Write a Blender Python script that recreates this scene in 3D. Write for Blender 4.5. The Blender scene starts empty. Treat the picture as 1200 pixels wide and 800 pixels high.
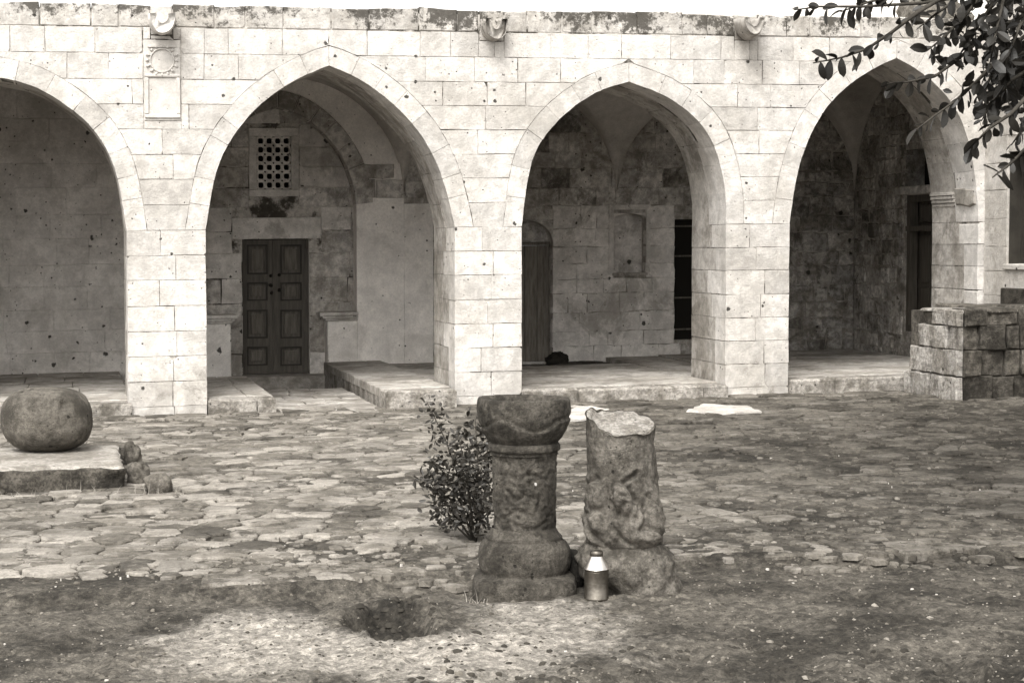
import bpy, math, random
import numpy as np
from mathutils import Vector, Matrix
R = random.Random(7)
scene = bpy.context.scene
COL = scene.collection

# ------------------------------------------------------------------ camera
F = 2143.0; TH = math.atan(521 / F); PH = math.atan(115 / F); D = 20.0; H = 1.8
cam = bpy.data.cameras.new('camera'); camo = bpy.data.objects.new('camera', cam); COL.objects.link(camo)
cam.sensor_width = 36; cam.lens = F / 1200 * 36; cam.clip_end = 2000; cam.clip_start = 0.1
camo.location = (0, -D, H); camo.rotation_euler = (math.pi / 2 - PH, 0, -TH)
scene.camera = camo

# ------------------------------------------------------------------ world, sun, exposure
SUN_EL, SUN_AZ = 52, 208          # azimuth: compass, clockwise from +Y (sun stands behind the camera's left shoulder)
w = bpy.data.worlds.new('World'); scene.world = w; w.use_nodes = True
nt = w.node_tree; nt.nodes.clear()
sky = nt.nodes.new('ShaderNodeTexSky'); sky.sky_type = 'NISHITA'; sky.sun_disc = False
sky.sun_elevation = math.radians(SUN_EL); sky.sun_rotation = math.radians(SUN_AZ)
sky.dust_density = 3; sky.air_density = 2.0
bw = nt.nodes.new('ShaderNodeRGBToBW')
tint = nt.nodes.new('ShaderNodeMix'); tint.data_type = 'RGBA'; tint.blend_type = 'MULTIPLY'
tint.inputs[0].default_value = 1; tint.inputs[7].default_value = (1.0, 0.985, 0.955, 1)
bg = nt.nodes.new('ShaderNodeBackground'); bg.inputs[1].default_value = 0.15
out = nt.nodes.new('ShaderNodeOutputWorld')
nt.links.new(sky.outputs[0], bw.inputs[0]); nt.links.new(bw.outputs[0], tint.inputs[6])
nt.links.new(tint.outputs[2], bg.inputs[0]); nt.links.new(bg.outputs[0], out.inputs[0])
sl = bpy.data.lights.new('sun', 'SUN'); sl.energy = 1.2; sl.angle = math.radians(28); sl.color = (1, 0.985, 0.95)
so = bpy.data.objects.new('sun', sl); COL.objects.link(so)
az, el = math.radians(SUN_AZ), math.radians(SUN_EL)
sdir = Vector((math.sin(az) * math.cos(el), math.cos(az) * math.cos(el), math.sin(el)))
so.rotation_euler = sdir.to_track_quat('Z', 'Y').to_euler(); so.location = (-5, -25, 20)
vs = scene.view_settings; vs.view_transform = 'Standard'; vs.look = 'None'; vs.exposure = 1.43; vs.gamma = 1
vs.use_curve_mapping = False

# ------------------------------------------------------------------ pixel rays -> places
CP = np.array([0, -D, H])
fw = np.array([math.sin(TH) * math.cos(PH), math.cos(TH) * math.cos(PH), -math.sin(PH)])
rt = np.array([math.cos(TH), -math.sin(TH), 0.0]); upv = np.cross(rt, fw)
SLOPE, Z0 = 0.0125, -0.075                 # the site rises gently to the right
def ray(px, py): return fw + rt * (px - 600) / F + upv * (400 - py) / F
def PY(px, py, Y): d = ray(px, py); return CP + d * ((Y + D) / d[1])
def PX(px, py, X): d = ray(px, py); return CP + d * (X / d[0])
def PD(px, py, dist): return CP + ray(px, py) * dist
def base(x): return Z0 + SLOPE * x
def L(px, py, Y): p = PY(px, py, Y); return (p[0], p[2] - base(p[0]))          # local facade coordinates
def G(px, py, lift=0.0):                                                       # on the ground plane
    d = ray(px, py); k = (Z0 + lift - H) / (d[2] - SLOPE * d[0]); return CP + d * k
def proj(p):
    v = np.asarray(p) - CP; z = v @ fw
    return 600 + F * (v @ rt) / z, 400 - F * (v @ upv) / z, z

# ------------------------------------------------------------------ noise
def _h(ix, iy, iz, s):
    n = (ix.astype(np.int64) * 374761393 + iy.astype(np.int64) * 668265263 + iz.astype(np.int64) * 2147483647 + s * 974711) & 0xffffffff
    n = ((n ^ (n >> 13)) * 1274126177) & 0xffffffff
    n = ((n ^ (n >> 16)) * 2246822519) & 0xffffffff
    return ((n ^ (n >> 15)) & 0xffff) / 65535.0
def vnoise(x, y, z, s=0):
    x, y, z = np.broadcast_arrays(np.asarray(x, float), np.asarray(y, float), np.asarray(z, float))
    ix, iy, iz = np.floor(x), np.floor(y), np.floor(z)
    fx, fy, fz = x - ix, y - iy, z - iz
    fx, fy, fz = [t * t * (3 - 2 * t) for t in (fx, fy, fz)]
    r = 0
    for a in (0, 1):
        for b in (0, 1):
            for c in (0, 1):
                r = r + _h(ix + a, iy + b, iz + c, s) * (fx if a else 1 - fx) * (fy if b else 1 - fy) * (fz if c else 1 - fz)
    return r
def fbm(x, y, z=0.0, s=0, o=4):
    r, a, t, k = 0, 1.0, 0, 1.0
    for i in range(o):
        r = r + a * (vnoise(np.asarray(x) * k, np.asarray(y) * k, np.asarray(z) * k, s + i * 17) - .5); t += a; a *= .5; k *= 2.03
    return r / t * 2
def sstep(a, b, x):
    t = np.clip((np.asarray(x, float) - a) / (b - a), 0, 1); return t * t * (3 - 2 * t)

# ------------------------------------------------------------------ materials
def sep(v):                                  # warm grey of a given albedo
    k = min(1, v / .6)
    return (v * 1.03, v * (.915 + .065 * k), v * (.75 + .175 * k), 1)
class NT:
    def __init__(s, m): s.t = m.node_tree
    def n(s, k, **kw):
        o = s.t.nodes.new('ShaderNode' + k)
        for a, b in kw.items(): setattr(o, a, b)
        return o
    def l(s, a, b): s.t.links.new(a, b)
    def noise(s, vec, sc, det=5, rough=.6, dist=0):
        o = s.n('TexNoise'); s.l(vec, o.inputs['Vector']); o.inputs['Scale'].default_value = sc
        o.inputs['Detail'].default_value = det; o.inputs['Roughness'].default_value = rough; o.inputs['Distortion'].default_value = dist
        return o.outputs[0]
    def rng(s, v, a, b, c=0., d=1., smooth=True):
        o = s.n('MapRange'); s.l(v, o.inputs[0])
        if smooth: o.interpolation_type = 'SMOOTHSTEP'
        for i, x in zip((1, 2, 3, 4), (a, b, c, d)): o.inputs[i].default_value = x
        return o.outputs[0]
    def math(s, op, a, b=None):
        o = s.n('Math', operation=op)
        for i, x in ((0, a), (1, b)):
            if x is None: continue
            if hasattr(x, 'is_output'): s.l(x, o.inputs[i])
            else: o.inputs[i].default_value = x
        return o.outputs[0]
    def mix(s, f, a, b, blend='MIX'):
        o = s.n('Mix', data_type='RGBA', blend_type=blend)
        for i, x in ((0, f), (6, a), (7, b)):
            if hasattr(x, 'is_output'): s.l(x, o.inputs[i])
            else: o.inputs[i].default_value = x
        return o.outputs[2]
def newmat(name):
    m = bpy.data.materials.new(name); m.use_nodes = True; m.node_tree.nodes.clear()
    q = NT(m); b = q.n('BsdfPrincipled'); o = q.n('OutputMaterial'); q.l(b.outputs[0], o.inputs[0])
    b.inputs['Roughness'].default_value = .9; b.inputs['Specular IOR Level'].default_value = .2
    return m, q, b
def stone(name, lt, dk, sc=1.6, var=.12, pits=.0, pit_sc=7, stain=.0, stain_v=.1, stain_sc=2.2, bump=.35, contrast=(.42, .60), parapet=False, grain=45, rough=.9, gr_amt=.5, spots=0, mott=.22, foot=False):
    m, q, b = newmat(name); b.inputs['Roughness'].default_value = rough
    g = q.n('NewGeometry'); P = g.outputs['Position']
    def mul(c, v, k=1.0):
        cc = q.n('CombineColor'); [q.l(v, cc.inputs[i]) for i in range(3)]
        return q.mix(k, c, cc.outputs[0], 'MULTIPLY')
    c = q.mix(q.rng(q.noise(P, sc, 8, .66), contrast[0], contrast[1]), sep(lt), sep(dk))
    oi = q.n('ObjectInfo')
    c = mul(c, q.rng(oi.outputs['Random'], 0, 1, 1 - var, 1 + var * .6, False))
    md = q.noise(P, sc * 6, 7, .7, .2)
    c = mul(c, q.rng(md, .36, .62, 1 + mott * .45, 1 - mott))
    gr = q.noise(P, grain, 4, .7)
    c = mul(c, q.rng(gr, .3, .7, .8, 1.14), gr_amt)
    if stain:
        st = q.math('MULTIPLY', q.rng(q.noise(P, stain_sc, 9, .74, .5), .50, .62), stain)
        c = q.mix(st, c, sep(stain_v))
    if foot:                                  # ragged damp and dirt patches low on the piers
        sx = q.n('SeparateXYZ'); q.l(P, sx.inputs[0])
        lo = q.math('SUBTRACT', q.math('ADD', q.noise(P, 3.3, 9, .78, .4), q.math('MULTIPLY', q.math('SUBTRACT', q.noise(P, .55, 2), .5), .9)), q.rng(sx.outputs[2], .05, 1.7, 0, .32, False))
        c = q.mix(q.rng(lo, .50, .64, 0, .6), c, sep(.15))
    if parapet:
        sx = q.n('SeparateXYZ'); q.l(P, sx.inputs[0])
        zl = q.math('SUBTRACT', sx.outputs[2], q.math('MULTIPLY', sx.outputs[0], SLOPE))
        zz = q.rng(zl, 4.02, 4.34, .0, .22, False)
        li = q.math('ADD', q.noise(P, 11, 9, .78), zz)
        li = q.math('ADD', li, q.math('MULTIPLY', q.math('SUBTRACT', q.noise(P, 1.3, 3, .5), .5), .8))
        c = q.mix(q.rng(li, .64, .76, 0, .9), c, sep(.05))
    hgt = q.math('ADD', q.math('MULTIPLY', gr, .4), q.math('ADD', md, q.math('MULTIPLY', q.noise(P, sc * 17, 5, .65), .5)))
    for (frac, psc, rmax) in (((pits, pit_sc, .20), (pits * 1.5, pit_sc * 2.6, .17)) if pits else ()):
        vo = q.n('TexVoronoi'); q.l(P, vo.inputs['Vector']); vo.inputs['Scale'].default_value = psc
        sv = q.n('SeparateColor'); q.l(vo.outputs['Color'], sv.inputs[0])
        rad = q.rng(sv.outputs[0], 1 - min(.95, frac), 1, 0, rmax, False)
        rad = q.math('MULTIPLY', rad, q.rng(q.noise(P, psc * .17, 3, .6), .38, .58, .35, 1.2))
        d = q.math('ADD', vo.outputs['Distance'], q.math('MULTIPLY', q.math('SUBTRACT', q.noise(P, psc * 3.2, 4, .7), .5), .42))
        ins = q.math('MULTIPLY', q.rng(q.math('SUBTRACT', rad, d), -.02, .05), q.math('GREATER_THAN', rad, .02))
        c = q.mix(q.math('MULTIPLY', ins, .9), c, sep(.022))
        hgt = q.math('SUBTRACT', hgt, q.math('MULTIPLY', ins, .9))
    if spots:                                 # white lichen or paint flecks
        vo = q.n('TexVoronoi'); q.l(P, vo.inputs['Vector']); vo.inputs['Scale'].default_value = spots
        sv = q.n('SeparateColor'); q.l(vo.outputs['Color'], sv.inputs[0])
        rad = q.rng(sv.outputs[1], .90, 1, 0, .13, False)
        c = q.mix(q.math('LESS_THAN', q.math('ADD', vo.outputs['Distance'], q.math('MULTIPLY', q.math('SUBTRACT', q.noise(P, spots * 4, 2), .5), .08)), rad), c, sep(.6))
    q.l(c, b.inputs['Base Color'])
    bp = q.n('Bump'); bp.inputs['Strength'].default_value = min(1, bump * 1.3); bp.inputs['Distance'].default_value = .022
    q.l(hgt, bp.inputs['Height']); q.l(bp.outputs[0], b.inputs['Normal'])
    return m
M = {}
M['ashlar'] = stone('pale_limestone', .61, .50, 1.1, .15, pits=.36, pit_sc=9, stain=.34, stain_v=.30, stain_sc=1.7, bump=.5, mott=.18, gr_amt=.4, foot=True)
M['panel'] = stone('carved_limestone', .60, .52, 1.6, 0, pits=.05, pit_sc=9, bump=.3, mott=.12, gr_amt=.35)
M['parapet'] = stone('lichened_limestone', .54, .42, 1.6, .10, pits=.16, pit_sc=7, stain=.4, stain_v=.22, bump=.5, parapet=True, mott=.2)
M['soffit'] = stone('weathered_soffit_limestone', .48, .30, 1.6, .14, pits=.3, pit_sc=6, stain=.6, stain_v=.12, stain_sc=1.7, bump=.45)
M['mortar'] = stone('lime_mortar', .48, .07, 2.6, 0, bump=.5, contrast=(.47, .58))
M['back'] = stone('sooty_wall_stone', .56, .38, 1.5, .14, pits=.5, pit_sc=5.5, stain=.65, stain_v=.12, stain_sc=1.6, bump=.6, mott=.35)
M['backpale'] = stone('old_lime_plaster', .68, .54, 1.0, .07, pits=.6, pit_sc=6, stain=.6, stain_v=.22, stain_sc=1.5, bump=.4, mott=.2)
M['plaster'] = stone('pale_limewash_plaster', .82, .70, .9, 0, pits=.4, pit_sc=5, stain=.4, stain_v=.42, stain_sc=1.1, bump=.3, mott=.1)
M['backleft'] = stone('pitted_wall_stone', .66, .55, 1.0, .06, pits=.95, pit_sc=6, stain=.3, stain_v=.26, stain_sc=2.4, bump=.4, mott=.15)
M['rubble'] = stone('dark_rubble_stone', .54, .30, 2.2, .34, pits=.35, pit_sc=6, stain=.75, stain_v=.06, stain_sc=2.0, bump=.8, mott=.4)
M['rubblemortar'] = stone('old_rubble_mortar', .46, .28, 3, 0, stain=.5, stain_v=.05, bump=.6)
M['vault'] = stone('vault_plaster', .50, .40, .8, .03, stain=.35, stain_v=.12, stain_sc=1.0, bump=.2, mott=.12)
M['floor'] = stone('worn_floor_slab', .46, .30, 1.6, .16, stain=.6, stain_v=.14, stain_sc=2.0, bump=.35)
M['kerb'] = stone('rough_kerb_stone', .40, .22, 4, .12, pits=.3, pit_sc=12, stain=.6, stain_v=.09, stain_sc=4, bump=.7, mott=.35)
M['whiteslab'] = stone('white_limestone_slab', .55, .44, 3, .04, stain=.4, stain_v=.3, bump=.25)
M['column'] = stone('weathered_carved_stone', .118, .055, 6, .03, pits=.6, pit_sc=20, stain=.6, stain_v=.035, stain_sc=8, bump=.9, grain=120, mott=.4, spots=9, gr_amt=.8)
M['column2'] = stone('honey_grey_carved_stone', .20, .10, 6, .03, pits=.6, pit_sc=18, stain=.55, stain_v=.05, stain_sc=7, bump=.9, grain=120, mott=.4, gr_amt=.8)
M['fresh'] = stone('broken_stone_face', .42, .28, 8, 0, pits=.45, pit_sc=24, bump=1, grain=110, mott=.4)
M['ball'] = stone('speckled_ball_stone', .145, .075, 4, 0, pits=.6, pit_sc=14, stain=.6, stain_v=.05, stain_sc=4, bump=.7, grain=90, mott=.3, spots=7, gr_amt=.8)
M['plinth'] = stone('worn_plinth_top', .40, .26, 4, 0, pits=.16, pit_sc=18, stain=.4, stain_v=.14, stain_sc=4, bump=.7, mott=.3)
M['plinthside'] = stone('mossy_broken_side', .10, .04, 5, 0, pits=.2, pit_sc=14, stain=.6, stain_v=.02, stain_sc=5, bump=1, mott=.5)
M['rock'] = stone('field_stone', .16, .08, 5, .2, pits=.14, pit_sc=16, stain=.5, stain_v=.03, stain_sc=5, bump=.9, mott=.4)
M['lowwall'] = stone('dark_weathered_block', .15, .06, 3.5, .35, pits=.16, pit_sc=10, stain=.6, stain_v=.025, stain_sc=3, bump=.9, mott=.45)
M['lowpale'] = stone('pale_weathered_block', .50, .30, 4, .14, pits=.3, pit_sc=12, stain=.6, stain_v=.07, stain_sc=3.5, bump=.9, mott=.4)
M['wingwall'] = stone('wing_limewash', .52, .42, 1.5, .05, pits=.12, pit_sc=6, stain=.5, stain_v=.22, stain_sc=2.0, bump=.4, mott=.15)
M['whitewash'] = stone('fresh_whitewash', .84, .80, 1, 0, bump=.1, mott=.03)
M['darkpit'] = stone('damp_black_soil', .03, .012, 5, 0, bump=.8)
M['damp'] = stone('damp_gutter_stone', .07, .03, 5, .2, bump=.6, rough=.6)
M['mound'] = stone('rough_earth_rubble', .22, .12, 5, 0, stain=.5, stain_v=.06, stain_sc=6, bump=1)

def soil():
    m, q, b = newmat('packed_soil')
    g = q.n('NewGeometry'); P = g.outputs['Position']
    at = q.n('Attribute', attribute_name='pale'); pale = at.outputs['Fac']
    n1 = q.noise(P, 1.4, 9, .72); n2 = q.noise(P, 14, 6, .7); n3 = q.noise(P, 70, 4, .75)
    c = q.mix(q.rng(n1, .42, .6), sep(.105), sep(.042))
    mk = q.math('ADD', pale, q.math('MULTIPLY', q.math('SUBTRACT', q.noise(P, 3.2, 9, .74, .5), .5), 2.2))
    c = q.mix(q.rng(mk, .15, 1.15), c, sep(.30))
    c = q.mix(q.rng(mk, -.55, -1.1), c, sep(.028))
    f = q.rng(n2, .36, .64, 1.15, .6)
    cc = q.n('CombineColor'); [q.l(f, cc.inputs[i]) for i in range(3)]
    c = q.mix(1, c, cc.outputs[0], 'MULTIPLY')
    f = q.rng(n3, .33, .67, .7, 1.25)
    cc = q.n('CombineColor'); [q.l(f, cc.inputs[i]) for i in range(3)]
    c = q.mix(1, c, cc.outputs[0], 'MULTIPLY')
    vo = q.n('TexVoronoi'); q.l(P, vo.inputs['Vector']); vo.inputs['Scale'].default_value = 11
    sv = q.n('SeparateColor'); q.l(vo.outputs['Color'], sv.inputs[0])
    ins = q.math('LESS_THAN', q.math('ADD', vo.outputs['Distance'], q.math('MULTIPLY', n3, .12)), q.rng(sv.outputs[0], .7, 1, 0, .26, False))
    c = q.mix(q.math('MULTIPLY', ins, .75), c, sep(.035))
    cr = q.n('TexVoronoi'); q.l(P, cr.inputs['Vector']); cr.inputs['Scale'].default_value = 34
    cs = q.n('SeparateColor'); q.l(cr.outputs['Color'], cs.inputs[0]); f = q.rng(cs.outputs[1], 0, 1, .68, 1.32, False)
    cc = q.n('CombineColor'); [q.l(f, cc.inputs[i]) for i in range(3)]
    c = q.mix(1, c, cc.outputs[0], 'MULTIPLY')
    q.l(c, b.inputs['Base Color'])
    bp = q.n('Bump'); bp.inputs['Strength'].default_value = .9; bp.inputs['Distance'].default_value = .025
    q.l(q.math('ADD', n2, q.math('MULTIPLY', n3, .45)), bp.inputs['Height']); q.l(bp.outputs[0], b.inputs['Normal'])
    return m
M['soil'] = soil()
def pave():
    m, q, b = newmat('worn_paving_stone')
    g = q.n('NewGeometry'); P = g.outputs['Position']; sx = q.n('SeparateXYZ'); q.l(P, sx.inputs[0])
    rn = q.n('Attribute', attribute_name='rnd').outputs['Fac']
    c = q.mix(q.rng(q.noise(P, 2.5, 8, .68), .42, .6), sep(.30), sep(.17))
    f = q.rng(rn, 0, 1, .72, 1.12, False); cc = q.n('CombineColor'); [q.l(f, cc.inputs[i]) for i in range(3)]
    c = q.mix(1, c, cc.outputs[0], 'MULTIPLY')
    n2 = q.noise(P, 16, 6, .7); n3 = q.noise(P, 70, 4, .75)
    so_ = q.mix(q.rng(q.noise(P, 1.4, 9, .72), .42, .6), sep(.135), sep(.055))
    shade_cov = q.rng(sx.outputs[0], 2.4, 6.0, -.03, .10)          # tree shade painted as extra soil tone on the right-hand stones
    cov = q.math('ADD', q.math('ADD', q.noise(P, 4.5, 8, .72, .3), q.math('MULTIPLY', q.math('SUBTRACT', q.math('FRACT', q.math('MULTIPLY', rn, 7.31)), .5), .26)), shade_cov)
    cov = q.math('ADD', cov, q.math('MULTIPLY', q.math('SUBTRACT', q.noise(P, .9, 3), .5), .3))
    cr = q.n('TexVoronoi'); q.l(P, cr.inputs['Vector']); cr.inputs['Scale'].default_value = 30
    cs = q.n('SeparateColor'); q.l(cr.outputs['Color'], cs.inputs[0]); f = q.rng(cs.outputs[1], 0, 1, .7, 1.3, False)
    cc = q.n('CombineColor'); [q.l(f, cc.inputs[i]) for i in range(3)]
    so_ = q.mix(1, so_, cc.outputs[0], 'MULTIPLY')
    k = q.rng(cov, .455, .545)
    c = q.mix(q.math('MULTIPLY', k, .9), c, so_)
    painted_shade = q.rng(sx.outputs[0], 2.6, 5.6, 0, .50)  # painted shade: stones blend into soil tone towards the right
    c = q.mix(painted_shade, c, so_)
    f = q.rng(n3, .3, .7, .78, 1.16); cc = q.n('CombineColor'); [q.l(f, cc.inputs[i]) for i in range(3)]
    c = q.mix(1, c, cc.outputs[0], 'MULTIPLY')
    f = q.rng(n2, .3, .72, 1.1, .75); cc = q.n('CombineColor'); [q.l(f, cc.inputs[i]) for i in range(3)]
    c = q.mix(1, c, cc.outputs[0], 'MULTIPLY')
    q.l(c, b.inputs['Base Color'])
    bp = q.n('Bump'); bp.inputs['Strength'].default_value = .8; bp.inputs['Distance'].default_value = .02
    q.l(q.math('ADD', n2, q.math('MULTIPLY', n3, .4)), bp.inputs['Height']); q.l(bp.outputs[0], b.inputs['Normal'])
    return m
M['pave'] = pave()
def plain(name, v, rough=.8, metal=0, nsc=0, vk=.6, bump=.2, aniso=None):
    m, q, b = newmat(name); b.inputs['Roughness'].default_value = rough; b.inputs['Metallic'].default_value = metal
    if nsc:
        g = q.n('NewGeometry'); vec = g.outputs['Position']
        if aniso:
            mp = q.n('Mapping'); q.l(vec, mp.inputs[0]); mp.inputs['Scale'].default_value = aniso; vec = mp.outputs[0]
        n = q.noise(vec, nsc, 6, .65)
        q.l(q.mix(q.rng(n, .3, .7), sep(v), sep(v * vk)), b.inputs['Base Color'])
        bp = q.n('Bump'); bp.inputs['Strength'].default_value = bump; bp.inputs['Distance'].default_value = .01
        q.l(n, bp.inputs['Height']); q.l(bp.outputs[0], b.inputs['Normal'])
    else: b.inputs['Base Color'].default_value = sep(v)
    return m
M['wood'] = plain('weathered_walnut_wood', .105, .55, 0, 4, .6, .3, (6, 6, .7))
M['woodpanel'] = plain('lit_tone_door_panel', .15, .6, 0, 5, .55, .4, (6, 6, .7))  # lighter than the door frame: relief shading put into the colour
M['wooddark'] = plain('dark_wood_panel_shade', .045, .6, 0, 5, .6, .3)  # shade outline of the door panels painted dark; window frame too
M['woodpale'] = plain('bleached_plank', .20, .8, 0, 6, .55, .5, (6, 6, .7))
M['woodgrey'] = plain('old_grey_wood', .13, .75, 0, 6, .5, .5, (6, 6, .7))
M['iron'] = plain('dark_iron', .035, .5, .6, 30, .6)
M['black'] = plain('dark_room', .012, .95)
M['tin'] = plain('dull_tin_dark_reflection', .22, .42, 1, 25, .6, .25)  # body darkened for the dark ground it reflects; lid and hoops share it
M['tinbright'] = plain('bright_tin', .86, .34, 1, 25, .9, .1)
M['bark'] = plain('tree_bark', .06, .9, 0, 14, .5, .8, (1, 1, .3))
M['chip'] = plain('white_chip', .48, .8)
M['litter'] = plain('dead_leaf_litter', .045, .9, 0, 20, .5, .5)
M['dry'] = plain('dry_grass', .30, .9)
def leafmat(name, v):
    m, q, b = newmat(name); b.inputs['Roughness'].default_value = .5; b.inputs['Specular IOR Level'].default_value = .35
    oi = q.n('ObjectInfo'); g = q.n('NewGeometry')
    n = q.math('ADD', q.math('MULTIPLY', oi.outputs['Random'], .5), q.math('MULTIPLY', q.noise(g.outputs['Position'], 9, 2), .5))
    q.l(q.mix(q.rng(n, .25, .75), sep(v), sep(v * .45)), b.inputs['Base Color'])
    return m
M['leaf'] = leafmat('dark_tree_leaf', .022)
M['bushleaf'] = leafmat('bush_leaf', .032)

# ------------------------------------------------------------------ object helpers
def mesh(name, vs_, fs, mat, smooth=False, mats=None, mi=None):
    me = bpy.data.meshes.new(name); me.from_pydata([tuple(map(float, v)) for v in vs_], [], fs)
    for mm in (mats or [mat]): me.materials.append(mm if not isinstance(mm, str) else M[mm])
    if mi is not None: me.polygons.foreach_set('material_index', mi)
    if smooth: me.polygons.foreach_set('use_smooth', [True] * len(me.polygons))
    me.update(); return me
def link(name, me, parent=None, loc=None):
    o = bpy.data.objects.new(name, me); COL.objects.link(o)
    if parent is not None: o.parent = parent
    if loc is not None: o.location = loc
    return o
def obj(name, vs_, fs, mat, parent=None, smooth=False, **k): return link(name, mesh(name, vs_, fs, mat, smooth, **k), parent)
def tag(o, label=None, cat=None, group=None, kind=None):
    for k, v in (('label', label), ('category', cat), ('group', group), ('kind', kind)):
        if v: o[k] = v
    return o
def empty(name, loc=(0, 0, 0)):
    o = bpy.data.objects.new(name, None); COL.objects.link(o); o.location = loc; o.empty_display_size = .2; return o
def shear(vs_): return [(x, y, z + base(x)) for x, y, z in vs_]

class MB:                                       # collects boxes and tubes of ONE part
    def __init__(s): s.v, s.f = [], []
    def add(s, v, f): o = len(s.v); s.v += [tuple(p) for p in v]; s.f += [tuple(i + o for i in q) for q in f]
    def box(s, x0, x1, y0, y1, z0, z1, b=0.0):
        if b:
            c = []
            for z, i in ((z0, b), (z0 + b, 0), (z1 - b, 0), (z1, b)):
                c += [(x0 + i, y0 + i, z), (x1 - i, y0 + i, z), (x1 - i, y1 - i, z), (x0 + i, y1 - i, z)]
            # vertical edges stay sharp, horizontal ones are chamfered
            f = [(3, 2, 1, 0), (12, 13, 14, 15)]
            for k in range(3):
                for j in range(4): f.append((4 * k + j, 4 * k + (j + 1) % 4, 4 * k + 4 + (j + 1) % 4, 4 * k + 4 + j))
            s.add(c, f)
        else:
            c = [(x, y, z) for z in (z0, z1) for x, y in ((x0, y0), (x1, y0), (x1, y1), (x0, y1))]
            s.add(c, [(3, 2, 1, 0), (4, 5, 6, 7), (0, 1, 5, 4), (1, 2, 6, 5), (2, 3, 7, 6), (3, 0, 4, 7)])
        return s
    def tube(s, pts, rad, n=7):
        pts = [np.array(p, float) for p in pts]; m = len(pts); vv, ff = [], []
        for i, p in enumerate(pts):
            t = pts[min(i + 1, m - 1)] - pts[max(i - 1, 0)]; t = t / (np.linalg.norm(t) + 1e-9)
            a = np.cross(t, (0.13, .31, 1.0)); a /= np.linalg.norm(a) + 1e-9; b = np.cross(t, a)
            r = rad[i] if hasattr(rad, '__len__') else rad
            vv += [p + r * (math.cos(2 * math.pi * k / n) * a + math.sin(2 * math.pi * k / n) * b) for k in range(n)]
        for i in range(m - 1):
            ff += [(i * n + k, i * n + (k + 1) % n, (i + 1) * n + (k + 1) % n, (i + 1) * n + k) for k in range(n)]
        ff += [tuple(range(n))[::-1], tuple((m - 1) * n + k for k in range(n))]
        s.add(vv, ff); return s
    def build(s, name, mat, parent=None, smooth=False, sh=True): return obj(name, shear(s.v) if sh else s.v, s.f, mat, parent, smooth)

def inset(poly, d):
    n = len(poly); r = []
    for i in range(n):
        p0, p, p1 = np.array(poly[i - 1]), np.array(poly[i]), np.array(poly[(i + 1) % n])
        e0, e1 = p - p0, p1 - p
        e0 = e0 / (np.linalg.norm(e0) + 1e-9); e1 = e1 / (np.linalg.norm(e1) + 1e-9)
        n0, n1 = np.array((-e0[1], e0[0])), np.array((-e1[1], e1[0]))
        b = n0 + n1; k = max(.5, 1 + n0 @ n1); r.append(tuple(p + b / k * d))
    return r
def slab(name, poly, y0, y1, mat, parent, b=.006, tilt=.004, jit=.003, face='y', sh=True, sub=.14, x=None):
    """poly: counter-clockwise outline; a stone whose face lies at y0 and whose body runs to y1.
    face 'y': poly is (x, z), face towards -y.  'x': poly is (-y.. as (y, z)) face towards -x at y0.  'z': poly (x, y), face up at y0."""
    pp = []
    for i in range(len(poly)):                    # long edges get extra points so that they can be worn unevenly
        a, c = np.array(poly[i]), np.array(poly[(i + 1) % len(poly)]); l = np.linalg.norm(c - a)
        k = max(1, int(l / sub)) if sub else 1
        for j in range(k):
            q = a + (c - a) * j / k
            pp.append((q[0] + R.uniform(-jit, jit), q[1] + R.uniform(-jit, jit)))
    n = len(pp); ins = inset(pp, b)
    tx, tz = R.uniform(-tilt, tilt), R.uniform(-tilt, tilt); off = R.uniform(-tilt, tilt) * .8
    cx = sum(p[0] for p in pp) / n; cz = sum(p[1] for p in pp) / n
    sg = -1 if face == 'z' else 1
    def d(p): return y0 + sg * (off + tx * (p[0] - cx) * 2 + tz * (p[1] - cz) * 2 + R.uniform(0, jit * .6))
    ring0 = [(p[0], d(p), p[1]) for p in ins]
    ring1 = [(p[0], d(p) + sg * b, p[1]) for p in pp]
    ring2 = [(p[0], y1, p[1]) for p in pp]
    v = ring0 + ring1 + ring2
    f = [tuple(range(n))]
    for k in (0, n):
        f += [(k + i, k + n + i, k + n + (i + 1) % n, k + (i + 1) % n) for i in range(n)]
    if face == 'x': v = [(a, b_, c) for b_, a, c in v]; f = [q[::-1] for q in f]
    if face == 'z': v = [(a, c, b_) for a, b_, c in v]
    return obj(name, shear(v) if sh else v, f, mat, parent)
def rect(x0, x1, z0, z1): return [(x0, z0), (x1, z0), (x1, z1), (x0, z1)]
def rock(name, c, r, mat, parent=None, seed=0, amp=.25, sq=2.6, n=22, m=14, frq=1.6, flat=0, rot=0):
    u = np.linspace(0, 2 * np.pi, n, endpoint=False); t = np.linspace(-np.pi / 2, np.pi / 2, m)
    v = []
    ca, sa = math.cos(rot), math.sin(rot)
    for b in t:
        for a in u:
            dx, dy, dz = math.cos(a) * math.cos(b), math.sin(a) * math.cos(b), math.sin(b)
            k = (abs(dx) ** sq + abs(dy) ** sq + abs(dz) ** sq) ** (-1 / sq)
            k *= 1 + amp * float(fbm(dx * frq + seed * 7.1, dy * frq + seed * 3.3, dz * frq, seed, 4))
            x, y, z = dx * k * r[0], dy * k * r[1], dz * k * r[2]
            v.append((c[0] + x * ca - y * sa, c[1] + x * sa + y * ca, c[2] + z))
    f = [(i * n + j, i * n + (j + 1) % n, (i + 1) * n + (j + 1) % n, (i + 1) * n + j) for i in range(m - 1) for j in range(n)]
    return obj(name, v, f, mat, parent, True)

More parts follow.
